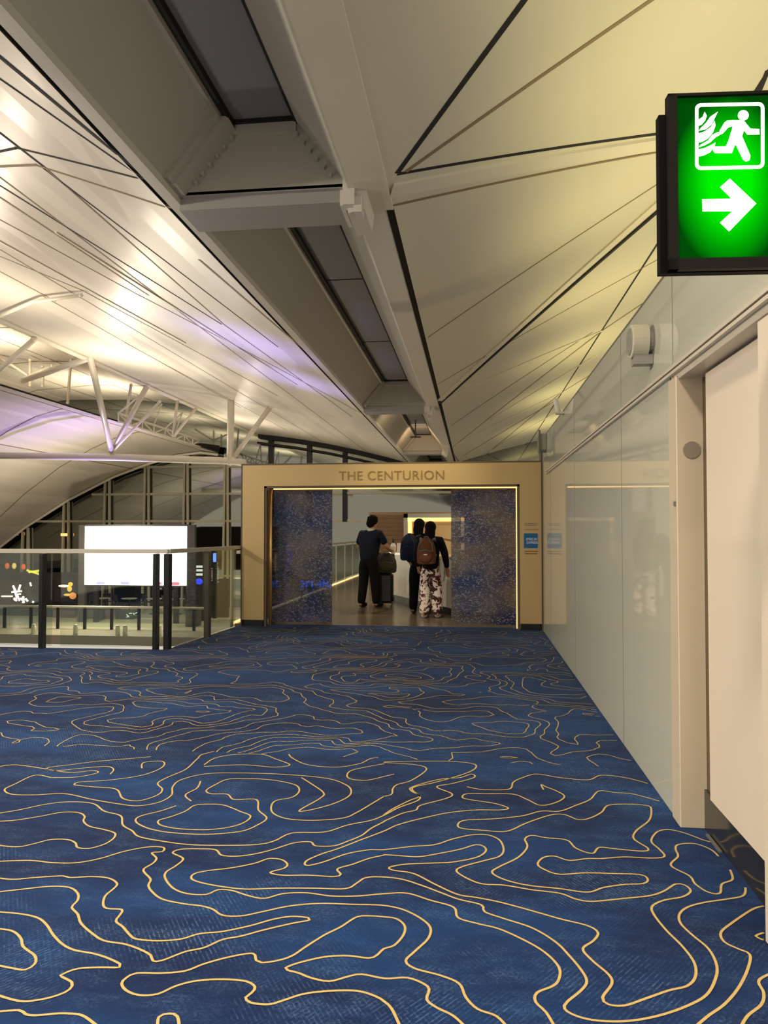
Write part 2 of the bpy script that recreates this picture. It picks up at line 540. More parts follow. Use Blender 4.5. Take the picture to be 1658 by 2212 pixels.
# contour lines woven in the carpet nearest the visitor (seen from the photo, laid on the floor)
A_, B_ = 0, 828
TR = [
 (A_, [(-40,750),(60,745),(170,728),(270,710),(340,712),(365,728),(360,748),(385,770),(450,785),(495,800),(490,822),(450,848),(385,866),(335,862),(325,842),(290,828),(220,828),(150,845),(90,858),(40,858),(-40,848)]),
 (A_, [(-40,924),(120,918),(230,928),(330,928),(430,910),(540,878),(640,860),(705,862),(700,880),(655,885),(675,908),(660,930),(620,955),(625,972),(650,1000),(640,1025),(655,1052),(700,1085),(790,1105),(870,1115),(920,1130),(960,1155),(1040,1158),(1130,1140),(1250,1115),(1380,1104),(1520,1108),(1658,1113),(1758,1138),(1848,1195),(1850,1250),(1790,1310),(1750,1352),(1790,1385),(1900,1415),(1980,1450),(2010,1510),(2060,1560),(2140,1590),(2190,1640)]),
 (A_, [(-40,988),(50,1000),(150,992),(270,985),(300,992),(400,988),(470,995),(505,1018),(490,1040),(455,1070),(445,1105),(460,1125),(525,1130),(520,1150),(500,1180),(530,1205),(560,1240),(590,1258),(680,1265),(780,1258),(860,1235),(960,1225),(1080,1200),(1180,1172),(1260,1160),(1330,1166),(1335,1176),(1260,1190),(1140,1218),(1040,1245),(960,1260),(880,1295),(800,1312),(700,1350),(660,1352),(650,1328),(610,1305),(540,1280),(450,1265),(400,1235),(350,1190),(335,1150),(310,1120),(335,1090),(335,1060),(300,1035),(220,1030),(100,1042),(-40,1058)]),
 (A_, [(-40,1138),(80,1148),(160,1165),(200,1195),(230,1240),(270,1280),(320,1305),(400,1320),(460,1338),(518,1366),(515,1380),(430,1380),(340,1385),(290,1400),(260,1415),(310,1445),(300,1475),(250,1500),(170,1520),(80,1525),(-40,1490)]),
 (A_, [(-40,1210),(50,1222),(90,1255),(100,1290),(150,1330),(150,1365),(110,1390),(60,1385),(-40,1365)]),
 (A_, [(-40,1575),(80,1565),(110,1582),(150,1588),(240,1580),(300,1580),(360,1590),(440,1650)]),
 (A_, [(680,1660),(685,1595),(730,1580),(765,1592),(775,1660)]),
 (A_, [(1728,1640),(1690,1560),(1658,1528),(1620,1505),(1540,1482),(1420,1482),(1310,1495),(1230,1520),(1160,1540),(1080,1532),(1060,1510),(1085,1490),(1100,1465),(1060,1440),(960,1432),(850,1438),(760,1460),(680,1495),(600,1500),(545,1480),(525,1450),(545,1425),(590,1405),(700,1405),(800,1395),(880,1365),(990,1335),(1090,1320),(1105,1350),(1130,1360),(1200,1350),(1260,1330),(1320,1290),(1400,1240),(1470,1205),(1540,1162),(1600,1158),(1658,1162),(1710,1170),(1745,1200),(1740,1240),(1700,1285),(1655,1300),(1625,1328),(1590,1340),(1500,1330),(1400,1335),(1290,1360),(1232,1382),(1240,1392),(1290,1405),(1340,1425),(1420,1440),(1500,1420),(1560,1410),(1660,1428),(1756,1425),(1826,1450),(1851,1475),(1841,1520),(1886,1555),(1956,1590),(2020,1650)]),
 (A_, [(1658,640),(1600,675),(1540,710),(1480,735),(1350,745),(1240,738),(1180,715),(1170,685),(1190,660),(1260,645),(1290,620),(1280,595),(1230,580),(1150,568),(1060,565),(980,568),(930,590),(890,615),(910,630),(980,632),(1010,655),(1105,655),(1115,700),(1150,735),(1110,765),(1040,792),(900,805),(760,800),(660,785),(600,762),(585,742),(610,725),(690,705),(760,682)]),
 (A_, [(690,742),(680,752),(700,768),(780,782),(900,785),(1000,772),(1060,750),(1080,725),(1040,708),(1010,695),(960,678),(900,675),(840,680),(800,705),(740,728),(690,742)]),
 (A_, [(-40,720),(80,700),(200,675),(300,665),(400,672),(450,705),(520,725),(530,765),(570,790),(600,815),(700,835),(820,850),(960,853),(1100,850),(1180,835),(1260,800),(1400,795),(1500,765),(1600,745),(1658,722),(1720,690),(1800,660),(1810,640),(1780,615),(1790,600),(1880,580),(2000,545),(2050,520),(2040,500),(1940,490),(1780,490),(1658,492)]),
 (B_, [(0,642),(35,632),(40,608),(60,590),(120,572),(185,525),(140,505),(0,495)]),
 (A_, [(1658,750),(1600,780),(1560,810),(1500,835),(1440,855),(1360,855),(1340,838),(1270,842),(1180,870),(1100,890),(1020,900),(955,895),(930,872),(860,868),(780,870),(745,885),(790,910),(760,940),(715,970),(715,1000),(750,1040),(810,1062),(890,1065),(940,1045),(1000,1048),(1070,1070),(1140,1082),(1220,1062),(1320,1058),(1430,1072),(1540,1072),(1658,1062),(1756,1060),(1856,1090),(1956,1120),(1976,1165),(2056,1190),(2156,1215),(2276,1270),(2356,1320),(2411,1380),(2411,1430),(2386,1460),(2316,1490),(2311,1530),(2356,1575),(2400,1650)]),
 (A_, [(1658,895),(1590,910),(1520,935),(1455,955),(1470,978),(1440,988),(1330,982),(1220,982),(1165,970),(1225,952),(1240,935),(1215,915),(1160,910),(1100,930),(1000,950),(900,962),(840,975),(825,995),(860,1012),(950,1030),(1060,1042),(1200,1038),(1350,1038),(1490,1040),(1540,1015),(1580,992),(1658,990),(1736,1000),(1816,1025),(1896,1055),(1976,1085),(2076,1110),(2091,1140),(2176,1170),(2296,1210),(2396,1270),(2456,1330),(2506,1390),(2531,1440),(2506,1480),(2446,1530),(2436,1560),(2486,1590),(2576,1610),(2706,1612),(2836,1590),(2956,1550),(3046,1500),(3086,1430),(3091,1370),(3056,1300),(2986,1240),(2936,1190),(2931,1150),(2966,1120),(3036,1100),(3136,1085),(3206,1070),(3216,1035)]),
 (B_, [(0,893),(60,897),(150,902),(230,890),(330,870),(400,850),(435,860),(440,880),(400,905),(300,925),(200,930),(90,935),(25,948),(40,960),(130,975),(220,1020),(320,1065),(400,1078),(500,1098),(620,1130),(760,1170),(880,1200),(925,1230),(905,1265),(860,1300),(900,1350),(970,1410),(985,1450),(945,1510),(970,1540),(1040,1545),(1130,1515),(1230,1480),(1310,1460),(1345,1420),(1340,1360),(1290,1290),(1220,1220),(1165,1150),(1160,1115),(1210,1090),(1290,1075),(1325,1050),(1300,1025),(1260,1020),(1210,1050),(1150,1070),(1040,1082),(900,1095),(830,1085),(760,1060),(640,1045),(520,1025),(430,1020),(370,1000),(315,965),(340,945),(430,920),(500,900),(518,870),(500,830),(450,808),(380,808),(300,825),(220,850),(120,858),(0,872),(-60,872),(-160,890),(-260,925),(-330,940),(-335,922),(-280,895),(-190,865),(-100,830),(0,792),(60,765),(150,740),(280,712),(400,700),(500,700),(538,692),(480,672),(370,655),(340,645),(360,630),(450,630),(560,632),(620,655),(680,680),(750,665),(780,640),(740,615),(700,600),(680,590),(690,612)]),
 (B_, [(0,722),(40,695),(110,660),(155,640),(120,618),(125,600),(240,568),(330,560),(380,545),(390,560),(300,585),(230,600),(295,630),(270,650),(160,680),(140,700),(80,715),(0,750)]),
 (B_, [(1410,838),(1380,830),(1300,800),(1230,785),(1180,795),(1155,835),(1190,870),(1212,900),(1160,908),(1040,903),(940,910),(880,910),(800,918),(740,900),(690,905),(665,935),(700,960),(760,978),(870,972),(1000,975),(1110,980),(1140,1000),(1120,1018),(1040,1022),(950,1035),(880,1055),(760,1040),(620,1025),(520,1000),(468,970),(500,945),(580,905),(620,860),(610,825),(640,810),(700,820),(790,830),(830,865),(900,888),(930,862),(1000,868),(1120,878),(1140,865),(1080,825),(1090,790),(1145,745),(1155,700),(1140,682),(1060,675),(970,680),(940,710),(890,735),(840,742),(780,720),(720,722),(620,755),(530,792),(430,788),(340,780),(320,765),(350,745),(480,738),(600,725),(680,705),(760,705),(830,680),(890,655),(930,618),(1000,625),(1080,632),(1190,662)]),
 (B_, [(1445,900),(1410,870),(1340,845),(1270,850),(1260,870),(1270,900),(1240,940),(1320,985),(1345,1020),(1400,1055),(1450,1060),(1460,1020),(1505,1000),(1495,958)]),
 (B_, [(1640,1115),(1590,1130),(1500,1190),(1455,1230),(1470,1270),(1530,1300),(1580,1325),(1570,1390),(1530,1470),(1470,1540),(1400,1590),(1330,1650)]),
 (B_, [(1700,1395),(1620,1435),(1640,1490),(1630,1540),(1570,1590),(1535,1650)]),
 (B_, [(1640,1230),(1605,1245),(1640,1262)]),
 (A_, [(220,560),(150,550),(60,590),(20,612),(50,632),(150,635),(280,630),(400,655),(520,675),(600,682),(690,665),(740,635),(745,600),(780,570),(880,545),(1000,540),(1200,545),(1400,562),(1490,590),(1515,620),(1490,650),(1400,685),(1290,705),(1380,650),(1395,625),(1340,585),(1300,560)]),
 (A_, [(320,592),(400,600),(500,610),(530,650),(600,660),(680,635),(700,610),(680,585),(720,560),(800,525),(850,480),(880,458),(1000,435),(1150,432),(1230,445),(1260,475),(1330,505),(1450,515),(1550,500),(1600,478),(1658,470)]),
 (A_, [(880,505),(930,475),(1020,460),(1130,460),(1190,480),(1250,505),(1180,515),(1050,505),(880,512)]),
 (A_, [(1700,545),(1658,555),(1580,572),(1510,565),(1498,545),(1530,525),(1658,500)]),
 (A_, [(475,545),(490,525),(460,512),(350,520),(240,530),(205,518),(300,505),(420,490),(560,478),(650,470)]),
 (A_, [(320,592),(340,580),(480,570),(620,548),(700,515),(700,490),(620,495),(612,520)]),
 (A_, [(220,560),(330,558),(420,540),(400,530),(300,538),(180,520),(60,505),(-40,520)]),
 (A_, [(865,575),(850,605),(800,635),(825,662)]),
 (B_, [(360,600),(430,612),(540,610),(560,580),(600,560),(660,545),(760,560),(880,570),(940,550),(1040,560),(1140,585)]),
]


def smooth_path(pts, step=0.014):
    out = []
    n = len(pts)
    for i in range(n - 1):
        p0 = pts[max(i - 1, 0)]; p1 = pts[i]; p2 = pts[i + 1]; p3 = pts[min(i + 2, n - 1)]
        k = max(1, min(18, int((p2 - p1).length / step)))
        for j in range(k):
            t = j / k
            out.append(0.5 * ((2 * p1) + (p2 - p0) * t + (2 * p0 - 5 * p1 + 4 * p2 - p3) * t * t + (3 * p1 - p0 - 3 * p2 + p3) * t ** 3))
    out.append(pts[-1])
    return out


def ribbon(mb, pts, w, mi=1):
    n = len(pts)
    L_, R_ = [], []
    for i, p in enumerate(pts):
        d = pts[min(i + 1, n - 1)] - pts[max(i - 1, 0)]
        if d.length < 1e-6:
            d = Vector((1, 0, 0))
        d.normalize()
        a = Vector((-d.y, d.x, 0)) * (w / 2)
        L_.append(p + a); R_.append(p - a)
    mb.add(L_ + R_, [(i, n + i, n + i + 1, i + 1) for i in range(n - 1)], mi)


PY = 11.45          # portal face
FE = [(-6.0, -4), (1.2, -4), (1.2, 11.75), (-3.72, 11.75), (-3.72, 11.3), (-3.87, 9.05), (-9.0, 8.95), (-9.0, -4)]
fl = MB()
fl.plate([(x, y, -0.25) for x, y in ((-9.0, -26), (1.35, -26), (1.35, 11.75), (-3.72, 11.75), (-3.72, 11.35), (-3.87, 9.05), (-9.0, 8.95))], (0, 0, 0.25), 0)
for off, pl in TR:
    pts = [onZ(off + x / 1.998, 1400 + y / 1.998, 0.0) for x, y in pl]
    pts = [Vector((p.x, p.y, 0.002)) for p in smooth_path(pts)]
    seg = []
    for p in pts:
        if p.y < 4.92 and p.x < 1.17:
            seg.append(p)
        else:
            if len(seg) > 1:
                ribbon(fl, seg, 0.0096)
            seg = []
    if len(seg) > 1:
        ribbon(fl, seg, 0.0096)


def field(x, y):
    wx = x + 0.22 * noise.noise(Vector((x * 1.9, y * 1.9, 5.1))) + 0.10 * noise.noise(Vector((x * 5, y * 5, 8)))
    wy = y + 0.22 * noise.noise(Vector((x * 1.9, y * 1.9, 15.1))) + 0.10 * noise.noise(Vector((x * 5, y * 5, 18)))
    return 3.9 * noise.noise(Vector((wx * 0.72, wy * 1.2, 1.7))) + 1.3 * noise.noise(Vector((wx * 2.2, wy * 2.6, 4.4)))


G = 0.06
X0, Y0 = -9.0, -1.1
NX, NY = int((1.05 - X0) / G), int((11.4 - Y0) / G)
grid = [[field(X0 + i * G, Y0 + j * G) for i in range(NX + 1)] for j in range(NY + 1)]
for j in range(NY):
    for i in range(NX):
        x, y = X0 + i * G, Y0 + j * G
        if x < -3.9 and y > 8.85:
            continue
        if y < 4.9 and y > 2.0:
            q = Vector((x + G, y, 0)) - EYE
            if 829 + FPX * q.dot(RT) / q.dot(FW) > -25:      # the nearer part is drawn line by line above
                continue
        elif y <= 2.0 and y > 1.9:
            continue
        c = (grid[j][i], grid[j][i + 1], grid[j + 1][i + 1], grid[j + 1][i])
        cp = ((x, y), (x + G, y), (x + G, y + G), (x, y + G))
        lo, hi = min(c), max(c)
        for lv in range(int(math.ceil(lo / 0.66)), int(math.floor(hi / 0.66)) + 1):
            v = lv * 0.66 + 1e-5
            cr = []
            for e in range(4):
                a, b2 = c[e], c[(e + 1) % 4]
                if (a < v) != (b2 < v):
                    t = (v - a) / (b2 - a)
                    pa, pb = cp[e], cp[(e + 1) % 4]
                    cr.append(Vector((pa[0] + (pb[0] - pa[0]) * t, pa[1] + (pb[1] - pa[1]) * t, 0.002)))
            if len(cr) == 2:
                d = (cr[1] - cr[0])
                if d.length > 1e-4:
                    d = d.normalized() * 0.002
                    ribbon(fl, [cr[0] - d, cr[1] + d], 0.0078)
fl.build('floor', [CARPET, YARN], kind='structure')

# ------------------------------------------------------------------ right hand wall
XW = 1.05
wr = MB()
wr.box((XW, 4.08, 0), (XW + 0.12, 11.75, 2.905), 0)
wr.box((XW, -26, 2.36), (XW + 0.12, 4.08, 2.905), 0)
wr.box((1.17, -26, 0.0), (1.30, 4.08, 2.36), 2)
for px in (1455, 1342, 1240, 1188):
    q = onX(px, 1000, XW)
    wr.box((XW - 0.0015, q.y - 0.003, 0), (XW + 0.01, q.y + 0.003, 2.905), 1)
wr.box((XW - 0.0015, 2.6, 2.36), (XW + 0.01, 2.606, 2.905), 1)
wr.box((XW - 0.002, -26, 2.9), (XW + 0.122, 11.45, 2.915), 1)
wr.build('wall_right', [GLASSW, SEAMG, BROWN], kind='structure')

t = MB()
t.box((XW - 0.022, -2, 2.318), (XW + 0.02, 10.75, 2.334), 0)
t.box((XW - 0.022, -2, 2.345), (XW + 0.02, 10.75, 2.362), 0)
t.box((XW - 0.014, -2, 2.332), (XW + 0.02, 10.75, 2.347), 1)
t.box((XW + 0.0, -2, 2.285), (1.2, 4.1, 2.318), 0)
t.build('trim_1', [RAILM, BROWN], kind='structure')

t = MB()
t.bevbox((1.037, 3.94, 0), (1.172, 4.09, 2.30), 0.004)
p = t.build('trim_2', POSTM, kind='structure')
c = onY(1493, 972, 3.94)
d = MB()
d.tube([(c.x, 3.944, c.z), (c.x, 3.932, c.z)], [0.045, 0.043], 28)
d.build('cover_disc', mat('disc_grey', (150, 138, 122), 0.4), p, smooth=False)
d = MB()
q = onX(1458, 1088, 1.037)
d.box((1.030, q.y - 0.012, q.z - 0.012), (1.037, q.y + 0.012, q.z + 0.012))
d.build('latch', GREYM, p)

# sliding leaf and fixed leaf of the cream door set
q = onX(1533, 1735, 1.13)
dr = MB()
dr.bevbox((1.13, 2.95, 0.205), (1.168, q.y, 2.275), 0.004)
o = dr.build('door_1', CREAM, kind='structure')
g = MB()
g.box((1.160, q.y, 0.2), (1.172, q.y + 0.10, 2.28))
g.build('edge_gasket', BROWN, o)
g = MB()
g.tube([(1.16, 3.80, 0.2), (1.16, 3.80, 2.28)], 0.010, 10)
g.build('pivot_rod', mat('rod_steel', (172, 150, 118), 0.3, 0.6), o, smooth=True)
q2 = onZ(1650, 2037, 0.0)
dr = MB()
dr.bevbox((XW + 0.003, -2.0, 0.006), (1.168, q2.y, 2.282), 0.004)
dr.build('door_2', CREAM, kind='structure')
sk = MB()
sk.box((1.155, q2.y, 0), (1.17, 3.94, 0.2), 0)
sk.build('baseboard_right', GRANITE, kind='structure')
sk = MB()
pa, pb = onZ(1537, 1797, 0.001), onZ(1548, 1812, 0.001)
sk.box((1.135, 3.66, 0.0), (1.150, 3.86, 0.008))
tag(sk.build('floor_guide', GREYM), 'short metal floor guide beside the cream door post', 'door hardware')

# wall mounted fixtures above the rail
c = onX(1384, 738, XW - 0.06)
th = thing('wall_speaker', 'pale round drum speaker bracketed high on the glossy glass wall', 'speaker', (XW, c.y, c.z))
k = MB()
k.tube([(XW - 0.125, c.y, c.z), (XW - 0.12, c.y, c.z), (XW - 0.03, c.y, c.z)], [0.09, 0.1, 0.1], 32)
k.build('drum', mat('speaker_paint', (206, 200, 180), 0.4), th)
k = MB(); k.tube([(XW - 0.13, c.y, c.z), (XW - 0.124, c.y, c.z)], [0.078, 0.082], 32)
k.build('grille', mat('speaker_grille', (150, 146, 132), 0.6), th)
k = MB(); k.tube([(XW - 0.03, c.y, c.z), (XW - 0.001, c.y, c.z)], [0.07, 0.07], 20)
k.box((XW - 0.11, c.y - 0.04, c.z - 0.14), (XW - 0.002, c.y + 0.04, c.z - 0.085))
k.build('bracket', mat('bracket_grey', (160, 156, 150), 0.4), th)
k = MB()
c = onX(1190, 960, XW - 0.09)
th = thing('junction_box', 'small grey box fixed above the right corner of the gold portal', 'box', (XW, 10.9, 2.75))
k.bevbox((XW - 0.10, 10.75, 2.66), (XW, 11.1, 2.90), 0.008)
k.build('body', mat('box_grey', (140, 140, 122), 0.4), th)
k = MB()
k.box((XW - 0.115, 10.73, 2.60), (XW - 0.09, 10.76, 2.95))
k.build('cover_plate', mat('box_plate', (96, 94, 82), 0.4), th)
c = onX(1217, 865, XW)
th = thing('wall_bracket', 'small pale metal bracket at the top edge of the glass wall', 'bracket', (XW, c.y, 2.9))
k = MB()
k.box((XW - 0.09, c.y - 0.05, 2.86), (XW, c.y + 0.05, 2.885))
k.build('plate', HRAIL, th)
k = MB()
k.tube([(XW - 0.06, c.y, 2.87), (XW - 0.09, c.y, 3.04)], 0.03, 12)
k.build('lamp_head', HRAIL, th)

# ------------------------------------------------------------------ ceiling trough
ZT = 5.0
XL, XR = -3.05, -1.24
XLi, XRi, ZI = -2.47, -1.78, 5.69
bays = [(-26.0, 7.36), (7.95, 20.55), (21.15, 32.2), (32.8, 40)]
for n, (ya, yb) in enumerate(bays):
    b = MB()
    b.quad((XL, ya, ZT), (XLi, ya, ZI), (XLi, yb, ZI), (XL, yb, ZT), 0)
    b.quad((XR, ya, ZT), (XR, yb, ZT), (XRi, yb, ZI), (XRi, ya, ZI), 0)
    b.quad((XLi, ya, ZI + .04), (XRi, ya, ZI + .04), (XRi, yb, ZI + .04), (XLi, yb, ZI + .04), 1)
    # shadow gap and lip along the inner edges
    b.box((XLi - 0.005, ya, ZI - 0.035), (XLi + 0.045, yb, ZI + 0.05), 2)
    b.box((XLi - 0.07, ya, ZI - 0.075), (XLi - 0.02, yb, ZI - 0.035), 0)
    b.box((XRi - 0.02, ya, ZI - 0.01), (XRi + 0.005, yb, ZI + 0.04), 2)
    y = ya + 4.2 if n else 99
    while y < yb - 1:
        b.box((XLi, y, ZI + 0.03), (XRi, y + 0.02, ZI + 0.045), 2)
        y += 4.1
    # sloping end diaphragms
    for ye, s in ((ya, 1), (yb, -1)):
        b.plate([(XL, ye, ZT), (XR, ye, ZT), (XRi, ye, ZI), (XLi, ye, ZI)], (0, 0.03 * s, 0), 0)
        b.bar((XLi, ye + s * .03, ZI - 0.05), (XRi, ye + s * .03, ZI - 0.05), 0.08, 0.10, 0)
        b.box((XLi, ye + s * .03, ZI - 0.0), (XRi, ye + s * .10, ZI + 0.04), 2)
        # sloped end ribs against the side plates
        b.hexa([(XL + 0.01, ye, ZT), (XL + 0.01, ye + s * .30, ZT), (XL + .09, ye + s * .30, ZT - 0.0), (XL + .09, ye, ZT),
                (XLi - 0.0, ye, ZI - .02), (XLi - 0.0, ye + s * .30, ZI - .02), (XLi + 0.06, ye + s * .30, ZI - .06), (XLi + 0.06, ye, ZI - .06)], 0)
    o = b.build('ceiling', [TROUGH, TRDARK, SEAM], kind='structure')

beams = [(7.36, 7.95), (20.55, 21.15), (32.2, 32.8)]
for n, (ya, yb) in enumerate(beams):
    pos = ('nearest the camera', 'above the gold portal', 'farthest down the ceiling trough')[n]
    th = thing('cross_beam', 'grey painted steel cross beam in the ceiling trough, ' + pos, 'beam', ((XL + XR) / 2, ya, ZT), 'cross beams in the ceiling trough')
    b = MB()
    b.box((XL, ya + 0.03, ZT - 0.13), (XR, yb, ZT + 0.02))
    b.box((XL, ya - 0.03, ZT - 0.01), (XR, ya + 0.05, ZT + 0.03))
    b.build('web', mat('beam_paint', (150, 146, 142), 0.45), th)
    for sx, xx in ((1, XR),):
        b = MB()
        b.hexa([(xx - 0.02, ya + .05, ZT - .24), (xx + .15 * sx, ya + .05, ZT - .20), (xx + .15 * sx, yb + .06, ZT - .20), (xx - 0.02, yb + .06, ZT - .24),
                (xx - 0.02, ya + .0, ZT + .08), (xx + .19 * sx, ya, ZT + .05), (xx + .19 * sx, yb, ZT + .05), (xx - 0.02, yb, ZT + .08)])
        b.box((xx - 0.06, ya - 0.05, ZT - 0.19), (xx + 0.06, ya + 0.10, ZT + 0.10))
        b.box((xx - 0.10, ya + 0.02, ZT - 0.17), (xx - 0.06, yb - 0.02, ZT + 0.06))
        b.box((xx + 0.05 * sx, ya - 0.02, ZT - 0.26), (xx + 0.13 * sx, ya + 0.16, ZT - 0.1))
        b.build('end_node', FLANGE, th)
    if n == 0:
        for k in range(6):
            f = 0.16 + k * 0.13
            for sx in (-1, 1):
                xb = (XL + 0.12) + (XLi - XL) * f if sx < 0 else (XR - 0.10) + (XRi - XR) * f
                b = MB()
                b.tube([(xb, ya - 0.035, ZT + (ZI - ZT) * f), (xb, ya - 0.08, ZT + (ZI - ZT) * f)], 0.022, 6)
                b.build('bolt', TROUGH, th)
        b = MB()
        b.hexa([(XL - 0.02, ya - 0.42, ZT + .01), (XL - 0.02, ya - 0.02, ZT + .01), (XL + 0.06, ya - 0.02, ZT - .0), (XL + 0.06, ya - 0.42, ZT),
                (XLi - 0.1, ya - 0.42, ZI - .02), (XLi - .1, ya - 0.02, ZI - .02), (XLi - 0.02, ya - 0.02, ZI - .06), (XLi - .02, ya - 0.42, ZI - .06)])
        b.build('side_plate', TROUGH, th)
# slim pendant track seen in the third bay
ht = thing('hanging_track', 'thin brown hanging track in the lit trough bay above the portal', 'track', (-2.15, 27.9, 5.72))
b = MB(); b.box((-2.35, 27.9, 5.05), (-1.95, 28.0, 5.1)); b.build('bar', BROWN, ht)
b = MB(); b.box((-2.17, 27.9, 5.1), (-2.13, 28.0, 5.72)); b.build('hanger', BROWN, ht)

# ------------------------------------------------------------------ right vault
def gR(X):
    u = max(0.0, X + 0.84)
    return ZT + 0.30 * u - 0.009 * u * u


def vault(name, g, xs, y0, y1, m, seams, flat=True, mats=None, ny=1, thick=0.06):
    b = MB()
    for i in range(len(xs) - 1):
        for j in range(ny):
            ya = y0 + (y1 - y0) * j / ny
            yb = y0 + (y1 - y0) * (j + 1) / ny
            a, c2 = xs[i], xs[i + 1]
            b.quad((a, ya, g(a)), (c2, ya, g(c2)), (c2, yb, g(c2)), (a, yb, g(a)), 0)
            b.quad((a, ya, g(a) + thick), (a, yb, g(a) + thick), (c2, yb, g(c2) + thick), (c2, ya, g(c2) + thick), 0)
    xa_, xb_ = min(xs) , max(xs)
    for P, Q, w, mi, dz in seams:
        P, Q = P.copy(), Q.copy()
        for A_1, B_1 in ((P, Q), (Q, P)):       # stop at the edges of the shell
            for lim, sgn in ((xb_ + 0.06, 1), (xa_ - 0.02, -1)):
                if (A_1.x - lim) * sgn > 0 and abs(B_1.x - A_1.x) > 1e-6:
                    A_1 += (B_1 - A_1) * ((lim - A_1.x) / (B_1.x - A_1.x))
        n = max(2, int(abs(P.x - Q.x) / 0.12) + 1)
        pts = []
        for k in range(n + 1):
            q = P.lerp(Q, k / n)
            pts.append(Vector((q.x, q.y, 0)))
        dxy = (pts[-1] - pts[0]).normalized()
        a = Vector((-dxy.y, dxy.x, 0)) * (w / 2)
        for k in range(n):
            q0, q1 = pts[k], pts[k + 1]
            c4 = []
            for s_ in (q0 - a, q0 + a, q1 + a, q1 - a):
                c4.append(Vector((s_.x, s_.y, g(s_.x) - dz)))
            c5 = [v + Vector((0, 0, dz + 0.02)) for v in c4]
            b.hexa(c4 + c5, mi)
    return b.build(name, mats or [m, SEAM, SEAMB, RIB], kind='structure')


def sg(g, x1, y1, x2, y2, w, mi=1, dz=0.006):
    P, Q = onG(x1, y1, g), onG(x2, y2, g)
    if y2 == 0:                              # the joint runs on above the frame
        Q = Q + (Q - P) * 2.0
    return (P, Q, w, mi, dz)


xsR = [-0.84 + i * 0.45 for i in range(40)]
S = []
def eR(p, q, k):      # run a line on beyond its second point
    return (q[0] + (q[0] - p[0]) * k, q[1] + (q[1] - p[1]) * k)
S.append(sg(gR, 858, 372, 1130, 0, 0.055))
S.append(sg(gR, 858, 375, 1560, 270, 0.045))
S.append(sg(gR, 872, 372, 1400, 0, 0.045, 2))
S.append(sg(gR, 845, 408, 1560, 288, 0.24, 3, 0.03))
S.append(sg(gR, 840, 442, 1560, 303, 0.030, 2, 0.012))  # thin brown strip painted as the shadow line at the band edge
S.append(sg(gR, 925, 728, 1560, 305, 0.022, 2))
S.append(sg(gR, 930, 876, 1580, 295, 0.13, 3, 0.03))
S.append(sg(gR, 940, 876, 1590, 305, 0.05, 1, 0.034))
S.append((Vector((2.87, -26, 0)), Vector((2.87, 38, 0)), 0.035, 1, 0.006))
S.append(sg(gR, 1301, 713, 972, 969, 0.045, 2))
S.append(sg(gR, 1279, 717, 976, 918, 0.03, 2))
S.append(sg(gR, 1301, 713, 938, 866, 0.06, 3, 0.02))
S.append(sg(gR, 1301, 713, 1440, 620, 0.045, 2))
S.append(sg(gR, 1430, 555, 945, 830, 0.02, 2))
S.append(sg(gR, 1213, 847, 985, 960, 0.05, 3, 0.02))
S.append(sg(gR, 1213, 847, 1040, 990, 0.05, 2))
S.append(sg(gR, 1213, 847, 1290, 800, 0.05, 2))
S.append(sg(gR, 1205, 862, 1000, 985, 0.05, 2))
S.append(sg(gR, 1140, 955, 1085, 1000, 0.06, 2))
S.append(sg(gR, 1290, 765, 1060, 905, 0.04, 3, 0.02))
S.append(sg(gR, 1200, 890, 1040, 985, 0.06, 3, 0.02))
S.append(sg(gR, 1640, 195, 1658, 150, 0.05))
S.append(sg(gR, 972, 969, 1000, 1010, 0.05, 2))
vault('ceiling', gR, xsR, -26, 38, VAULT_R, S)

fr = MB()
fr.box((XR, -26, ZT - 0.03), (-0.84, 7.86, ZT + 0.05), 2)
fr.box((XR, 7.86, ZT - 0.03), (-0.935, 38, ZT + 0.05), 0)
fr.box((-0.94, 7.86, ZT + 0.04), (-0.83, 38, ZT + 0.06), 1)
fr.box((XR - 0.003, -26, ZT - 0.031), (XR + 0.01, 38, ZT + 0.02), 0)
# the flange panel broadens and turns up to the rib node before the cross beam
fr.build('trim_3', [FLANGE, SEAM, VAULT_R], kind='structure')

# ------------------------------------------------------------------ left vaults
def gL(X):
    u = max(0.0, -X - 3.27)
    return ZT + 0.30 * u - 0.012 * u * u


xsL = [-3.27 - i * 0.44 for i in range(19)]
xsL = [x for x in xsL if x > -11.2] + [-11.25]
S = []
def sL(x1, y1, x2, y2, w, mi=1, dz=0.006):
    P, Q = onG(x1, y1, gL, 1.0), onG(x2, y2, gL, 1.0)
    if x1 <= 0:                              # the joint runs on beyond the left frame edge
        P = P + (P - Q) * 1.2
    S.append((P, Q, w, mi, dz))
sL(-60, 70, 344, 400, 0.045)
sL(-60, 128, 308, 381, 0.02)
sL(33, 318, 318, 384, 0.035)
sL(76, 355, 387, 449, 0.04, 2)
sL(-40, 334, 33, 319, 0.03)
sL(-40, 361, 80, 355, 0.04, 2)
sL(-60, 240, 94, 358, 0.03)
sL(94, 358, 485, 702, 0.025, 2)
sL(94, 362, 600, 749, 0.02)
sL(-60, 362, 478, 700, 0.03)
sL(0, 425, 320, 637, 0.04, 2)
sL(0, 474, 307, 641, 0.03, 2)
sL(300, 637, 800, 900, 0.03, 2)
sL(0, 553, 180, 628, 0.03, 2)
sL(0, 586, 120, 650, 0.03, 2)
sL(184, 630, 600, 855, 0.03, 2)
sL(94, 640, 520, 880, 0.03, 2)
sL(485, 702, 760, 900, 0.03, 2)
sL(430, 560, 780, 850, 0.04, 2)
sL(120, 500, 640, 830, 0.04, 3, 0.02)
sL(270, 740, 620, 930, 0.03, 2)
sL(0, 520, 400, 740, 0.05, 3, 0.02)
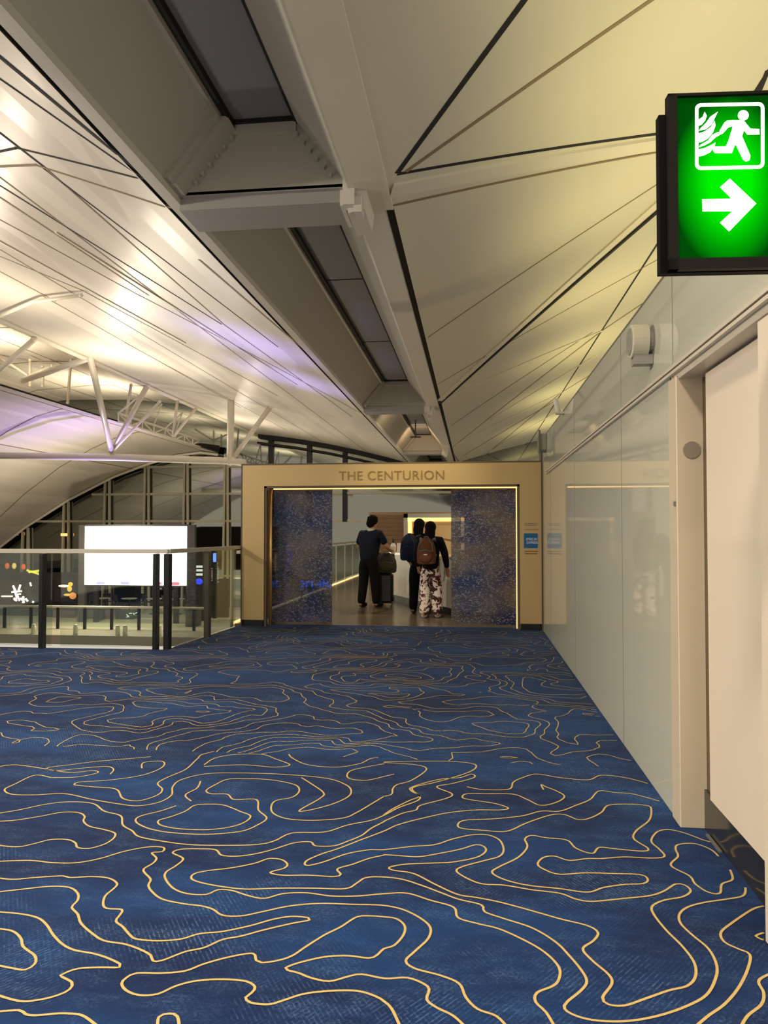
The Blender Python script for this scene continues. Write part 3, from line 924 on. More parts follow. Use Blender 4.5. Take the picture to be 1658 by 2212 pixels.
sL(350, 420, 700, 755, 0.03, 2)
for xx in (-5.4, -7.6):
    S.append((Vector((xx, -4, 0)), Vector((xx, 38, 0)), 0.03, 2, 0.005))
vault('ceiling', gL, xsL, -26, 38, VAULT_L, S)
fr = MB()
fr.box((-3.20, -26, ZT - 0.03), (XL, 38, ZT + 0.05), 0)
fr.box((-3.28, -26, ZT + 0.03), (-3.195, 38, ZT + 0.06), 1)
fr.box((XL - 0.05, -26, ZT - 0.07), (XL + 0.01, 38, ZT + 0.02), 0)
fr.build('trim_4', [FLANGE, SEAM], kind='structure')
# black end arch of the left vault and its edge tube
ar = MB()
xx = [-3.3, -4.4, -5.8, -7.4, -9.2, -11.2]
for i in range(len(xx) - 1):
    a, c2 = xx[i], xx[i + 1]
    for d0, d1, y in ((-0.0, -0.22, 37.8), (-0.42, -0.52, 37.6)):
        ar.hexa([(a, y, gL(a) + d1), (c2, y, gL(c2) + d1), (c2, y + .2, gL(c2) + d1), (a, y + .2, gL(a) + d1),
                 (a, y, gL(a) + d0), (c2, y, gL(c2) + d0), (c2, y + .2, gL(c2) + d0), (a, y + .2, gL(a) + d0)])
ar.build('trim_5', SEAM, kind='structure')

def poly_g(tab):
    def g(X):
        for (x0, z0), (x1, z1) in zip(tab, tab[1:]):
            if x0 >= X >= x1:
                return z0 + (z1 - z0) * (x0 - X) / (x0 - x1)
        return tab[0][1] if X > tab[0][0] else tab[-1][1]
    return g


TB = [(-12.6, 7.75), (-15, 8.25), (-18, 8.6), (-22, 8.7), (-27, 8.0), (-33, 6.2)]
gB = poly_g(TB)
vault('ceiling', gB, [t_[0] for t_ in TB], 8, 38, VAULT_L, [(Vector((x, 8, 0)), Vector((x, 38, 0)), 0.05, 2, 0.01) for x in (-14, -17, -20, -24)]
      + [(Vector((-13, y, 0)), Vector((-30, y + 6, 0)), 0.06, 2, 0.01) for y in (12, 17, 22, 27, 32)])
TC = [(-13.25, 5.62), (-14.2, 5.75), (-15.5, 5.6), (-17, 5.2), (-19, 4.5), (-21.5, 3.3), (-24, 1.8), (-27, -0.4)]
gC = poly_g(TC)
vault('ceiling', gC, [t_[0] for t_ in TC], 16, 37.5, VAULT_L, [(Vector((x, 16, 0)), Vector((x, 37.5, 0)), 0.05, 2, 0.01) for x in (-14, -18)]
      + [(Vector((-14, y, 0)), Vector((-25, y + 5, 0)), 0.06, 2, 0.01) for y in (18, 24, 30)])

# edge gutter of the left vault: grey fascia under the cream shell
gu = MB()
gu.box((-11.45, -26, gL(-11.2) - 0.05), (-11.2, 38, gL(-11.2) + 0.08), 0)
gu.build('trim_6', RIB, kind='structure')

# ------------------------------------------------------------------ night glazing at the end of the hall
YG = 38.0
win = MB()
win.box((-34, YG + 0.05, -3.2), (14, YG + 0.1, 10.5), 0)
gw = win.build('window_1', NIGHT, kind='structure')
win = MB()
win.box((-34, 7.9, -7), (-33.9, 38, 10), 0)
win.build('wall_left', mat('far_wall', (70, 64, 54), 0.6), kind='structure')
# mullions and transoms
pxs = [(48, 66), (136, 152), (224, 240), (310, 324), (395, 408), (482, 494)]
def zc(x):      # underside of the roofs at the end wall
    if x > -3.27:
        return 5.0
    if x > -11.25:
        return gL(x) - 0.25
    return gC(x) if x < -13.25 else 5.6
for a, c2 in pxs:
    for k, pxx in enumerate((a, c2)):
        top = onY(pxx + (6 if k == 0 else -1), 1000, YG)
        bot = onY(pxx, 1240, YG)
        m_ = MB()
        zt = min(zc(top.x), 6.5)
        m_.bar((bot.x, YG - 0.12, -2.5), (top.x, YG - 0.12, zt), 0.10, 0.14, 0, up=(0, 1, 0))
        m_.build('mullion', MULL, gw)
for yy in (1010, 1068, 1126, 1242):
    z = onY(250, yy, YG).z
    m_ = MB()
    x0 = -26 if yy > 1100 else (-20.5 if yy > 1040 else -18.3)
    m_.box((x0, YG - 0.08, z - 0.06), (4, YG + 0.05, z + 0.06))
    m_.build('transom', MULL, gw)
for pxx in (585, 668, 745):
    tp = onY(pxx, 950, YG)
    m_ = MB()
    m_.box((tp.x - .12, YG - 0.1, 2.0), (tp.x + .12, YG + 0.05, zc(tp.x)))
    m_.build('mullion', BLACKM, gw)
# bright gable edge of the lower roof
ge = MB()
pts = [Vector((x, 37.4, z - 0.10)) for x, z in TC]
ge.tube(pts, 0.07, 8, 0)
ge.tube([p_ + Vector((0, 0.1, 0.32)) for p_ in pts], 0.2, 6, 1)
ge.build('trim_7', [STEEL, SEAM], kind='structure')

# ------------------------------------------------------------------ roof struts, tie tube and truss
def strut(pts, r, label, group='white steel struts under the left roof'):
    b = MB()
    b.tube(pts, r, 12)
    for e in (pts[0], pts[-1]):
        b.ell(e, (r * 1.15, r * 1.15, r * 1.15), 10, 6)
    return tag(b.build('roof_strut', STEEL, smooth=True), label, 'strut', group)


YT = 26.0
tie = MB()
tie.tube([onY(-60, 983, YT), onY(250, 988, YT), onY(498, 996, YT), onY(530, 1000, YT)], 0.13, 12)
tag(tie.build('tie_tube', STEEL, smooth=True), 'long white horizontal steel tube crossing the hall left of the portal', 'steel tube')


def edgeL(x, y):
    q = onX(x, y, -11.2)
    return Vector((-11.2, q.y, gL(-11.2)))


nb = onY(241, 975, YT)
strut([nb, edgeL(195, 752)], 0.10, 'left arm of the tall V of white struts rising from the tie tube', None)
strut([nb, edgeL(320, 815)], 0.09, 'right arm of the tall V of white struts rising from the tie tube', None)
strut([onY(497, 997, YT), onY(499, 826, YT)], 0.13, 'upright white column standing on the tie tube left of the portal', None)
strut([onY(503, 990, YT), onY(584, 878, YT)], 0.09, 'leaning white strut beside the upright column left of the portal', None)
strut([edgeL(195, 752), onY(50, 822, 22)], 0.09, 'white strut sloping down left from the top of the tall V', None)
strut([onY(74, 733, 18), onY(-20, 815, 18)], 0.07, 'white strut at the left frame edge under the roof', None)
strut([onG(175, 626, gL) - Vector((0, 0, .1)), onG(72, 636, gL) - Vector((0, 0, .15)), onG(-30, 678, gL) - Vector((0, 0, .2))], 0.035, 'white tube bracing the underside of the left vault', None)
for (a, c2), lb in (((((153, 778), (146, 870))), 'short upright white post left of the tall V struts'),
                    (((283, 832), (268, 925)), 'thin white post right of the tall V struts'),
                    (((383, 865), (374, 940)), 'thin upright of the small V near the roof truss'),
                    (((425, 880), (377, 940)), 'leaning arm of the small V near the roof truss'),
                    (((345, 868), (245, 972)), 'long thin white strut crossing behind the tall V'),
                    (((18, 912), (0, 965)), 'short white post at the left frame edge below the violet roof'),
                    (((65, 778), (65, 832)), 'short upright of the leftmost roof truss pyramid'),
                    (((112, 790), (62, 812)), 'short sloping tube of the leftmost roof truss pyramid'),
                    (((0, 772), (62, 812)), 'tube running off the left frame edge from the leftmost pyramid'),
                    (((92, 792), (92, 834)), 'second short upright right of the leftmost roof truss pyramid'),
                    (((155, 882), (100, 930)), 'thin white rod lying under the violet lit roof')):
    strut([onY(a[0], a[1], 27.5), onY(c2[0], c2[1], 27.5)], 0.055, lb, None)
tr = thing('roof_truss', 'white zigzag tube truss along the edge of the lower violet roof', 'truss', (-13.25, 30, 5.7))
def eC(px, s):
    q = onX(px, 950, -13.25)
    return Vector((-13.25, q.y, 1.5 + 13.25 * s))
stations = [255, 282, 307, 332, 356, 378, 398, 416, 432]
up = [eC(p_, 0.336) for p_ in stations]
lw = [eC(p_, 0.312) for p_ in stations]
b = MB(); b.tube(up, 0.05, 8); b.build('chord', STEEL, tr, True)
b = MB(); b.tube(lw, 0.05, 8); b.build('chord', STEEL, tr, True)
for i in range(len(stations) - 1):
    b = MB(); b.tube([lw[i], up[i + 1]] if i % 2 else [up[i], lw[i + 1]], 0.03, 6); b.build('web_member', STEEL, tr, True)
    b = MB(); b.tube([lw[i], up[i]], 0.03, 6); b.build('web_member', STEEL, tr, True)
for i in (0, 2, 4):
    b = MB(); b.tube([up[i], up[i] + Vector((0.3, 1.2, 0.9))], 0.035, 6); b.build('web_member', STEEL, tr, True)
    b = MB(); b.tube([up[i + 1], up[i] + Vector((0.3, 1.2, 0.9))], 0.03, 6); b.build('web_member', STEEL, tr, True)

# ------------------------------------------------------------------ gold portal
XA, XB = onY(523, 1100, PY).x, 1.03
IA, IB = onY(570, 1100, PY).x, onY(1122, 1100, PY).x
ZP, ZL = 2.555, onY(850, 1048, PY).z
por = thing('entrance_portal', 'champagne gold entrance portal frame with raised lettering on its lintel', 'portal', ((XA + XB) / 2, PY, 0))
for x0, x1 in ((XA, IA), (IB, XB)):
    b = MB(); b.box((x0, PY, 0.1), (x1, PY + 0.28, ZL)); jm = b.build('jamb', GOLD, por)
    b = MB(); b.box((x0 + .012, PY + 0.01, 0), (x1 - .012, PY + 0.27, 0.1)); b.build('plinth', BLACK, jm)
b = MB(); b.box((XA, PY, ZL), (XB, PY + 0.28, ZP)); ln = b.build('lintel', GOLD, por)
b = MB()
b.box((XA - 0.02, PY - 0.006, 0.0), (XA, PY + 0.29, ZP)); b.box((XA - 0.02, PY - 0.006, ZP), (XB, PY + 0.29, ZP + 0.022)); b.box((XB - 0.0, PY - 0.01, 0), (XB + 0.014, PY + 0.29, ZP + 0.4))
b.build('edge_trim', BROWN, por)
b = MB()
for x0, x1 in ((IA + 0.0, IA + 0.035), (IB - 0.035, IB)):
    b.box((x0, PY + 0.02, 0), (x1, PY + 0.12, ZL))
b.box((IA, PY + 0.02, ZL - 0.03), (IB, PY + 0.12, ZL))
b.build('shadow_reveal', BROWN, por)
b = MB()
b.tube([(IA + 0.065, PY + 0.15, 0), (IA + 0.065, PY + 0.15, ZL - .05)], 0.028, 12)
b.build('lit_post', GOLDB, por, True)
b = MB()
b.box((IA + 0.10, PY + 0.19, ZL - 0.045), (IB - 0.02, PY + 0.21, ZL - 0.022), 0)
b.box((IB - 0.045, PY + 0.19, 0.0), (IB - 0.022, PY + 0.21, ZL - 0.03), 0)
b.build('light_strip', LED, por)
tc_ = onY(845, 1028, PY)
text_mesh('lettering', 'THE CENTURION', 0.20, GOLDL, facing((tc_.x, PY - 0.004, tc_.z)), ln, 0.006, (960 - 730) / FPX * PY * 1.0, 1.06)

# notices on the right jamb
def jm_at(x, y):
    return onY(x, y, PY - 0.004)
pa, pb = jm_at(1131, 1152), jm_at(1161, 1184)
nt_ = thing('blue_notice', 'small blue square notice with a white band on the right gold jamb', 'sign', ((pa.x + pb.x) / 2, PY - 0.002, (pa.z + pb.z) / 2))
b = MB(); b.box((pa.x, PY - 0.006, pa.z), (pb.x, PY, pb.z)); b.build('plate', mat('notice_blue', (0, 92, 150), 0.3), nt_)
text_mesh('lettering', 'AMERICAN', 0.055, mat('notice_white', (226, 232, 236), 0.4, emit=(226, 232, 236), es=0.0), facing(((pa.x + pb.x) / 2 + 0.01, PY - 0.008, (pa.z + pb.z) / 2 + 0.022)), nt_, 0.002, 0.165)
text_mesh('lettering', 'EXPRESS', 0.055, MATS['notice_white'], facing(((pa.x + pb.x) / 2 + 0.02, PY - 0.008, (pa.z + pb.z) / 2 - 0.03)), nt_, 0.002, 0.165)
def small_print(rows, hh, m_, label):
    q0 = jm_at(1146, rows[0])
    r = thing('small_print', label, 'lettering', (q0.x, PY - 0.002, q0.z))
    for yy in rows:
        q = jm_at(1146, yy)
        b = MB()
        x = q.x - 0.09
        vs, fs = [], []
        while x < q.x + 0.09:
            w_ = random.uniform(0.012, 0.03)
            b.box((x, PY - 0.004, q.z - hh), (x + w_, PY - 0.001, q.z + hh)); x += w_
            b.box((x, PY - 0.004, q.z - hh * 0.25), (x + 0.006, PY - 0.001, q.z + hh * 0.25)); x += 0.006
        b.build('text_line', m_, r)


small_print((1131, 1134.5, 1144), 0.006, mat('print_grey', (132, 120, 112), 0.5), 'faint grey small print above the blue notice on the gold jamb')
small_print((1191, 1196), 0.008, mat('print_brown', (146, 98, 62), 0.5), 'brown small print below the blue notice on the gold jamb')


# patterned sliding glass doors
def door_glass():
    m = bpy.data.materials.new('patterned_blue_glass')
    m.use_nodes = True
    nt = m.node_tree
    N = nt.nodes.new; L = nt.links.new
    b = nt.nodes['Principled BSDF']
    out = nt.nodes['Material Output']
    b.inputs['Roughness'].default_value = 0.3
    b.inputs['Specular IOR Level'].default_value = 0.2
    tc = N('ShaderNodeTexCoord')
    mp = N('ShaderNodeMapping'); mp.inputs['Scale'].default_value = (1, 1, 1.6)
    L(tc.outputs['Object'], mp.inputs['Vector'])
    v = N('ShaderNodeTexVoronoi'); v.inputs['Scale'].default_value = 55
    L(mp.outputs['Vector'], v.inputs['Vector'])
    n = N('ShaderNodeTexNoise'); n.inputs['Scale'].default_value = 2.1; n.inputs['Detail'].default_value = 3
    L(tc.outputs['Object'], n.inputs['Vector'])
    cr = N('ShaderNodeValToRGB')
    cr.color_ramp.elements[0].position = 0.35; cr.color_ramp.elements[0].color = lin((44, 56, 98)) + (1,)
    cr.color_ramp.elements[1].position = 0.62; cr.color_ramp.elements[1].color = lin((112, 100, 92)) + (1,)
    L(n.outputs['Fac'], cr.inputs['Fac'])
    sp = N('ShaderNodeSeparateColor'); L(v.outputs['Color'], sp.inputs['Color'])
    gt = N('ShaderNodeMapRange'); gt.inputs['From Min'].default_value = 0.80; gt.inputs['From Max'].default_value = 0.84
    L(sp.outputs[0], gt.inputs['Value'])
    mx = N('ShaderNodeMix'); mx.data_type = 'RGBA'
    L(gt.outputs['Result'], mx.inputs['Factor']); L(cr.outputs['Color'], mx.inputs['A'])
    mx.inputs['B'].default_value = lin((150, 144, 146)) + (1,)
    L(mx.outputs['Result'], b.inputs['Base Color'])
    tr = N('ShaderNodeBsdfTransparent'); tr.inputs[0].default_value = (0.50, 0.60, 0.85, 1)
    ms = N('ShaderNodeMixShader'); ms.inputs['Fac'].default_value = 0.62
    L(tr.outputs[0], ms.inputs[1]); L(b.outputs[0], ms.inputs[2]); L(ms.outputs[0], out.inputs['Surface'])
    return m


DG = door_glass()
YD = PY + 0.33
for n, (xa, xb) in enumerate(((584, 717), (974, 1117))):
    a, c2 = onY(xa, 1200, YD).x, onY(xb, 1200, YD).x
    b = MB(); b.box((a, YD, 0.03), (c2, YD + 0.012, ZL - 0.05)); o = b.build('door_%d' % (n + 3), DG, kind='structure')
    b = MB(); b.box((a, YD - 0.01, 0.0), (c2, YD + 0.022, 0.035)); b.box((a, YD - 0.01, ZL - 0.06), (c2, YD + 0.022, ZL - 0.04)); b.build('rail', BROWN, o)
    e = a if n == 0 else c2
    b = MB(); b.box((e - 0.012, YD - 0.004, 0), (e + 0.012, YD + 0.02, ZL - .05)); b.build('stile', mat('pink_brass', (190, 140, 110), 0.3, 0.5), o)

# ------------------------------------------------------------------ lounge beyond the portal
def wood_floor():
    m = mat('lounge_floor', (112, 96, 78), 0.22, var=0.0)
    nt = m.node_tree
    N = nt.nodes.new; L = nt.links.new
    tc = N('ShaderNodeTexCoord')
    mp = N('ShaderNodeMapping'); mp.inputs['Scale'].default_value = (0.5, 7, 1)
    L(tc.outputs['Object'], mp.inputs['Vector'])
    n = N('ShaderNodeTexNoise'); n.inputs['Scale'].default_value = 1.4; n.inputs['Detail'].default_value = 5
    L(mp.outputs['Vector'], n.inputs['Vector'])
    cr = N('ShaderNodeValToRGB')
    cr.color_ramp.elements[0].position = 0.3; cr.color_ramp.elements[0].color = lin((76, 62, 50)) + (1,)
    cr.color_ramp.elements[1].position = 0.7; cr.color_ramp.elements[1].color = lin((132, 116, 96)) + (1,)
    L(n.outputs['Fac'], cr.inputs['Fac'])
    L(cr.outputs['Color'], nt.nodes['Principled BSDF'].inputs['Base Color'])
    return m


b = MB()
b.box((-3.86, 11.75, -0.25), (7, 27, 0.0))
b.build('floor', wood_floor(), kind='structure')
b = MB()
b.box((-3.92, 11.8, -0.02), (-3.86, 27, 0.02))
tag(b.build('floor_light_strip', LED), 'thin glowing amber light line along the left edge of the lounge floor', 'light strip')

YW = 22.0
wa, wb = onY(797, 1100, YW), onY(872, 1100, YW)
wt = onY(850, 1106, YW).z
b = MB()
b.box((wa.x, YW, 0), (5.5, YW + 0.2, wt), 1)
z = 0.02
while z < wt - 0.1:
    b.box((wa.x, YW - 0.03, z), (wb.x, YW, z + 0.10), 0)
    z += 0.125
b.build('wall_back', [WOODW, mat('back_wall_paint', (176, 150, 112), 0.6)], kind='structure')
na, nb_ = onY(873, 1110, YW), onY(1012, 1300, YW)
ni = thing('lit_niche', 'glowing cream framed niche on the wall behind the reception desk', 'niche', ((na.x + nb_.x) / 2, YW - 0.05, 0.3))
x0, x1, z1 = na.x, nb_.x, na.z
b = MB()
b.box((x0, YW - 0.25, 0.3), (x0 + 0.12, YW - 0.0, z1)); b.box((x1 - 0.12, YW - 0.25, 0.3), (x1, YW, z1)); b.box((x0, YW - 0.25, z1 - 0.12), (x1, YW, z1))
b.build('frame', DESK, ni)
b = MB()
b.box((x0 + .12, YW - 0.06, 0.3), (x0 + .22, YW - 0.04, z1 - .12)); b.box((x1 - .22, YW - 0.06, 0.3), (x1 - .12, YW - 0.04, z1 - .12)); b.box((x0 + .12, YW - 0.06, z1 - .22), (x1 - .12, YW - 0.04, z1 - .12))
b.build('light_strip', LEDW, ni)
b = MB(); b.box((x0 + .1, YW - 0.035, 0.3), (x1 - .1, YW - 0.01, z1 - .1)); b.build('back_panel', NICHE, ni)

# reception desk
A0 = onZ(850, 1300, 0.0); A1 = onZ(906, 1322, 0.0)
dk = thing('reception_desk', 'long pale reception desk with recessed dark kick in the lounge', 'desk', (A1.x, A1.y, 0))
f0 = Vector((-1.9, 16.3, 0)); f1 = Vector((-0.10, 12.6, 0)); f2 = Vector((0.75, 12.3, 0)); b2 = Vector((0.85, 12.95, 0)); b1 = Vector((0.42, 13.1, 0)); b0 = Vector((-1.32, 16.6, 0))
b = MB()
b.plate([p_ + Vector((0, 0, 0.14)) for p_ in (f0, f1, f2, b2, b1, b0)], (0, 0, 0.86)); b.build('front', DESK, dk)
ctr = (f0 + f1 + f2 + b2 + b1 + b0) / 6
b = MB()
b.plate([ctr + (p_ - ctr) * 1.03 + Vector((0, 0, 1.0)) for p_ in (f0, f1, f2, b2, b1, b0)], (0, 0, 0.045)); b.build('countertop', mat('counter_top', (196, 178, 146), 0.25), dk)
b = MB()
b.plate([ctr + (p_ - ctr) * 0.9 for p_ in (f0, f1, f2, b2, b1, b0)], (0, 0, 0.14)); b.build('kick', BLACK, dk)

# things on the desk
ZC = 1.046
bt = thing('pump_bottle', 'white pump bottle with dark cap standing on the reception desk', 'bottle', (-1.75, 16.3, ZC))
b = MB(); b.lathe((-1.75, 16.3, ZC), [(0.055, 0), (0.06, 0.02), (0.06, 0.15), (0.03, 0.19), (0.02, 0.20)]); b.build('body', mat('white_plastic', (230, 226, 220), 0.3), bt, True)
b = MB(); b.lathe((-1.75, 16.3, ZC), [(0.025, 0.20), (0.025, 0.25), (0.012, 0.26), (0.012, 0.29)]); b.box((-1.76, 16.2, ZC + .28), (-1.74, 16.3, ZC + .30)); b.build('pump', BLACKM, bt)
ds = thing('desk_sign', 'upright white desk sign with a red panel on the reception desk', 'sign', (-1.42, 15.75, ZC))
b = MB(); b.bevbox((-1.44, 15.7, ZC), (-1.32, 15.80, ZC + 0.34), 0.006); b.build('stand', mat('white_plastic', (230, 226, 220), 0.3), ds)
b = MB(); b.box((-1.53, 15.74, ZC + 0.0), (-1.445, 15.76, ZC + 0.27)); b.build('red_panel', mat('red_card', (150, 22, 36), 0.4), ds)
mn = thing('payment_terminal', 'small dark card terminal lying on the right part of the desk', 'terminal', (-0.21, 13.55, ZC))
b = MB(); b.hexa([(-0.28, 13.5, ZC), (-0.16, 13.5, ZC), (-0.16, 13.7, ZC), (-0.28, 13.7, ZC), (-0.28, 13.52, ZC + .03), (-0.16, 13.52, ZC + .03), (-0.16, 13.7, ZC + .11), (-0.28, 13.7, ZC + .11)]); b.build('body', BLACKM, mn)
b = MB(); b.quad((-0.27, 13.535, ZC + .038), (-0.17, 13.535, ZC + .038), (-0.17, 13.63, ZC + .08), (-0.27, 13.63, ZC + .08)); b.build('screen', mat('terminal_screen', (210, 214, 220), 0.3), mn)
mo = thing('tablet_screen', 'pale tablet screen propped beside the pump bottle on the desk', 'screen', (-1.58, 16.1, ZC))
b = MB(); b.hexa([(-1.65, 16.08, ZC), (-1.52, 16.08, ZC), (-1.52, 16.10, ZC), (-1.65, 16.10, ZC), (-1.65, 16.12, ZC + .2), (-1.52, 16.12, ZC + .2), (-1.52, 16.14, ZC + .2), (-1.65, 16.14, ZC + .2)]); b.build('panel', mat('white_plastic', (230, 226, 220), 0.3), mo)
b = MB(); b.tube([(-1.58, 16.22, ZC + .006), (-1.58, 16.13, ZC + .12)], 0.006, 8); b.build('prop', BLACKM, mo)

# lounge balustrade along the left edge
lb = thing('lounge_balustrade', 'glass balustrade with pale posts along the left edge of the lounge', 'balustrade', (-3.9, 12, 0))
b = MB(); b.box((-3.92, 12.0, 1.13), (-3.86, 27, 1.18)); b.build('handrail', HRAIL, lb)
CLEAR = bpy.data.materials.new('clear_glass'); CLEAR.use_nodes = True
_nt = CLEAR.node_tree
_g = _nt.nodes.new('ShaderNodeBsdfGlossy'); _g.inputs['Roughness'].default_value = 0.03; _g.inputs['Color'].default_value = (0.9, 0.95, 0.9, 1)
_t = _nt.nodes.new('ShaderNodeBsdfTransparent'); _t.inputs[0].default_value = (0.90, 0.94, 0.90, 1)
_f = _nt.nodes.new('ShaderNodeMath'); _f.operation = 'MULTIPLY_ADD'; _f.inputs[1].default_value = 0.55; _f.inputs[2].default_value = 0.03
_lw = _nt.nodes.new('ShaderNodeLayerWeight'); _lw.inputs[0].default_value = 0.25
_nt.links.new(_lw.outputs['Facing'], _f.inputs[0])
_m = _nt.nodes.new('ShaderNodeMixShader')
_nt.links.new(_f.outputs[0], _m.inputs[0]); _nt.links.new(_t.outputs[0], _m.inputs[1]); _nt.links.new(_g.outputs[0], _m.inputs[2])
_nt.links.new(_m.outputs[0], _nt.nodes['Material Output'].inputs['Surface'])
FROST = mat('frosted_balustrade', (150, 168, 156), 0.25)
y = 12.2
while y < 26.5:
    b = MB(); b.box((-3.91, y, 0), (-3.87, y + 0.05, 1.13)); b.build('post', HRAIL, lb)
    b = MB(); b.box((-3.895, y + 0.08, 0.08), (-3.885, y + 1.38, 1.08)); b.build('glass_panel', FROST if y > 17 else CLEAR, lb)
    y += 1.45

# blue neon marks seen through the left door
b = MB()
for i, (x, y, w_, h_) in enumerate([(648, 1255, 8, 3), (652, 1260, 6, 3), (648, 1266, 8, 3), (660, 1256, 3, 13), (664, 1256, 8, 3), (672, 1256, 3, 13), (684, 1262, 8, 3), (690, 1256, 3, 12), (697, 1252, 3, 16), (700, 1259, 6, 3), (706, 1256, 3, 13), (710, 1266, 6, 3)]):
    p_ = onY(x, y, 15.5)
    b.box((p_.x, 15.5, p_.z - h_ / FPX * 15.5), (p_.x + w_ / FPX * 15.5, 15.53, p_.z))
pz = onY(680, 1268, 15.5)
b.box((pz.x - 0.3, 15.5, 0.0), (pz.x - 0.28, 15.53, pz.z + .12), 1); b.box((pz.x + 0.3, 15.5, 0.0), (pz.x + 0.32, 15.53, pz.z + .12), 1); b.box((pz.x - 0.3, 15.51, pz.z - .02), (pz.x + 0.32, 15.53, pz.z), 1)
tag(b.build('neon_sign', [mat('neon_blue', (60, 150, 255), 0.4, emit=(50, 140, 255), es=2.2), BLACKM]), 'low blue neon sign standing behind the left patterned glass door', 'sign')
b = MB()
p_ = onY(622, 1205, 17)
b.lathe((p_.x, 17, 0), [(0.12, 0), (0.12, 0.02), (0.015, 0.03), (0.015, 0.62), (0.05, 0.64), (0.10, 0.75), (0.11, 0.9), (0.07, 1.08), (0.02, 1.2)], 12)
tag(b.build('blue_lamp', mat('lamp_blue', (20, 70, 220), 0.4, emit=(20, 70, 230), es=0.7), smooth=True), 'blue teardrop lamp on a thin stem behind the left glass door', 'lamp')

# potted tree and lounge sofa behind the right door
pt = thing('potted_tree', 'leafy pale green potted tree behind the right patterned glass door', 'plant', (1.0, 19.2, 0))
b = MB(); b.lathe((1.0, 19.2, 0), [(0.16, 0), (0.2, 0.05), (0.24, 0.45), (0.22, 0.47)], 16); b.build('pot', mat('pot_grey', (90, 88, 84), 0.5), pt, True)
b = MB(); b.tube([(1.0, 19.2, .4), (0.98, 19.2, .9), (1.02, 19.22, 1.3)], [0.03, 0.025, 0.02], 8); b.build('trunk', BROWN, pt, True)
b = MB()
for i in range(420):
    th_ = random.uniform(0, 2 * pi); ph = random.uniform(-1, 1); rr = random.uniform(0.4, 1) ** 0.5
    cx = 1.0 + 0.38 * rr * cos(th_) * sqrt(1 - ph * ph); cy = 19.2 + 0.38 * rr * sin(th_) * sqrt(1 - ph * ph); cz = 1.58 + 0.5 * rr * ph
    a_ = Vector((random.uniform(-1, 1), random.uniform(-1, 1), random.uniform(-1, 1))).normalized() * 0.055
    c_ = a_.cross(Vector((random.uniform(-1, 1), random.uniform(-1, 1), random.uniform(-1, 1)))).normalized() * 0.022
    o_ = Vector((cx, cy, cz))
    b.add([o_ - a_, o_ + c_, o_ + a_, o_ - c_], [(0, 1, 2, 3)], i % 2)
b.build('foliage', [mat('leaf_green', (96, 170, 128), 0.5), mat('leaf_pale', (190, 214, 190), 0.5)], pt)
sf = thing('lounge_sofa', 'violet blue low sofa behind the right patterned glass door', 'sofa', (0.475, 13.0, 0))
VB = fabric('sofa_violet', (84, 88, 168))
b = MB(); b.bevbox((0.0, 12.6, 0.12), (0.95, 13.3, 0.42), 0.05); b.build('seat', VB, sf)
b = MB(); b.bevbox((0.0, 13.15, 0.3), (0.95, 13.38, 0.85), 0.06); b.build('backrest', VB, sf)
for x, y in ((0.06, 12.68), (0.89, 12.68), (0.06, 13.28), (0.89, 13.28)):
    b = MB(); b.tube([(x, y, 0), (x, y, .14)], 0.02, 8); b.build('leg', BLACKM, sf)
sf.location = (0.75, 17.0, 0)


# ------------------------------------------------------------------ people
def skin(name, nodes, edges, m, parent, levels=2):
    """one continuous surface grown over a jointed skeleton: nodes are (xyz, radius or (rx, ry))"""
    me = bpy.data.meshes.new(name)
    root = parent
    while root is not None and root.parent is not None:
        root = root.parent
    org = Vector(root.location) if root is not None else Vector()
    me.from_pydata([Vector(p_) - org for p_, r in nodes], edges, [])
    o = bpy.data.objects.new(name, me)
    COL.objects.link(o)
    md = o.modifiers.new('skin', 'SKIN')
    md.use_smooth_shade = True
    for i, (p_, r) in enumerate(nodes):
        d = me.skin_vertices[0].data[i]
        d.radius = r if isinstance(r, tuple) else (r, r)
        d.use_root = (i == 0)
    sb = o.modifiers.new('sub', 'SUBSURF')
    sb.levels = levels
    sb.render_levels = levels
    bpy.context.view_layer.update()
    nm = bpy.data.meshes.new_from_object(o.evaluated_get(bpy.context.evaluated_depsgraph_get()))
    bpy.data.objects.remove(o)
    nm.name = name
    nm.materials.clear()
    nm.materials.append(m)
    for p_ in nm.polygons:
        p_.use_smooth = True
    o = bpy.data.objects.new(name, nm)
    COL.objects.link(o)
    o.parent = parent
    return o


SKIN = mat('skin_tone', (178, 132, 102), 0.55)
HAIR = mat('black_hair', (9, 7, 8), 0.85, spec=0.15, bump=0.5, bs=90)


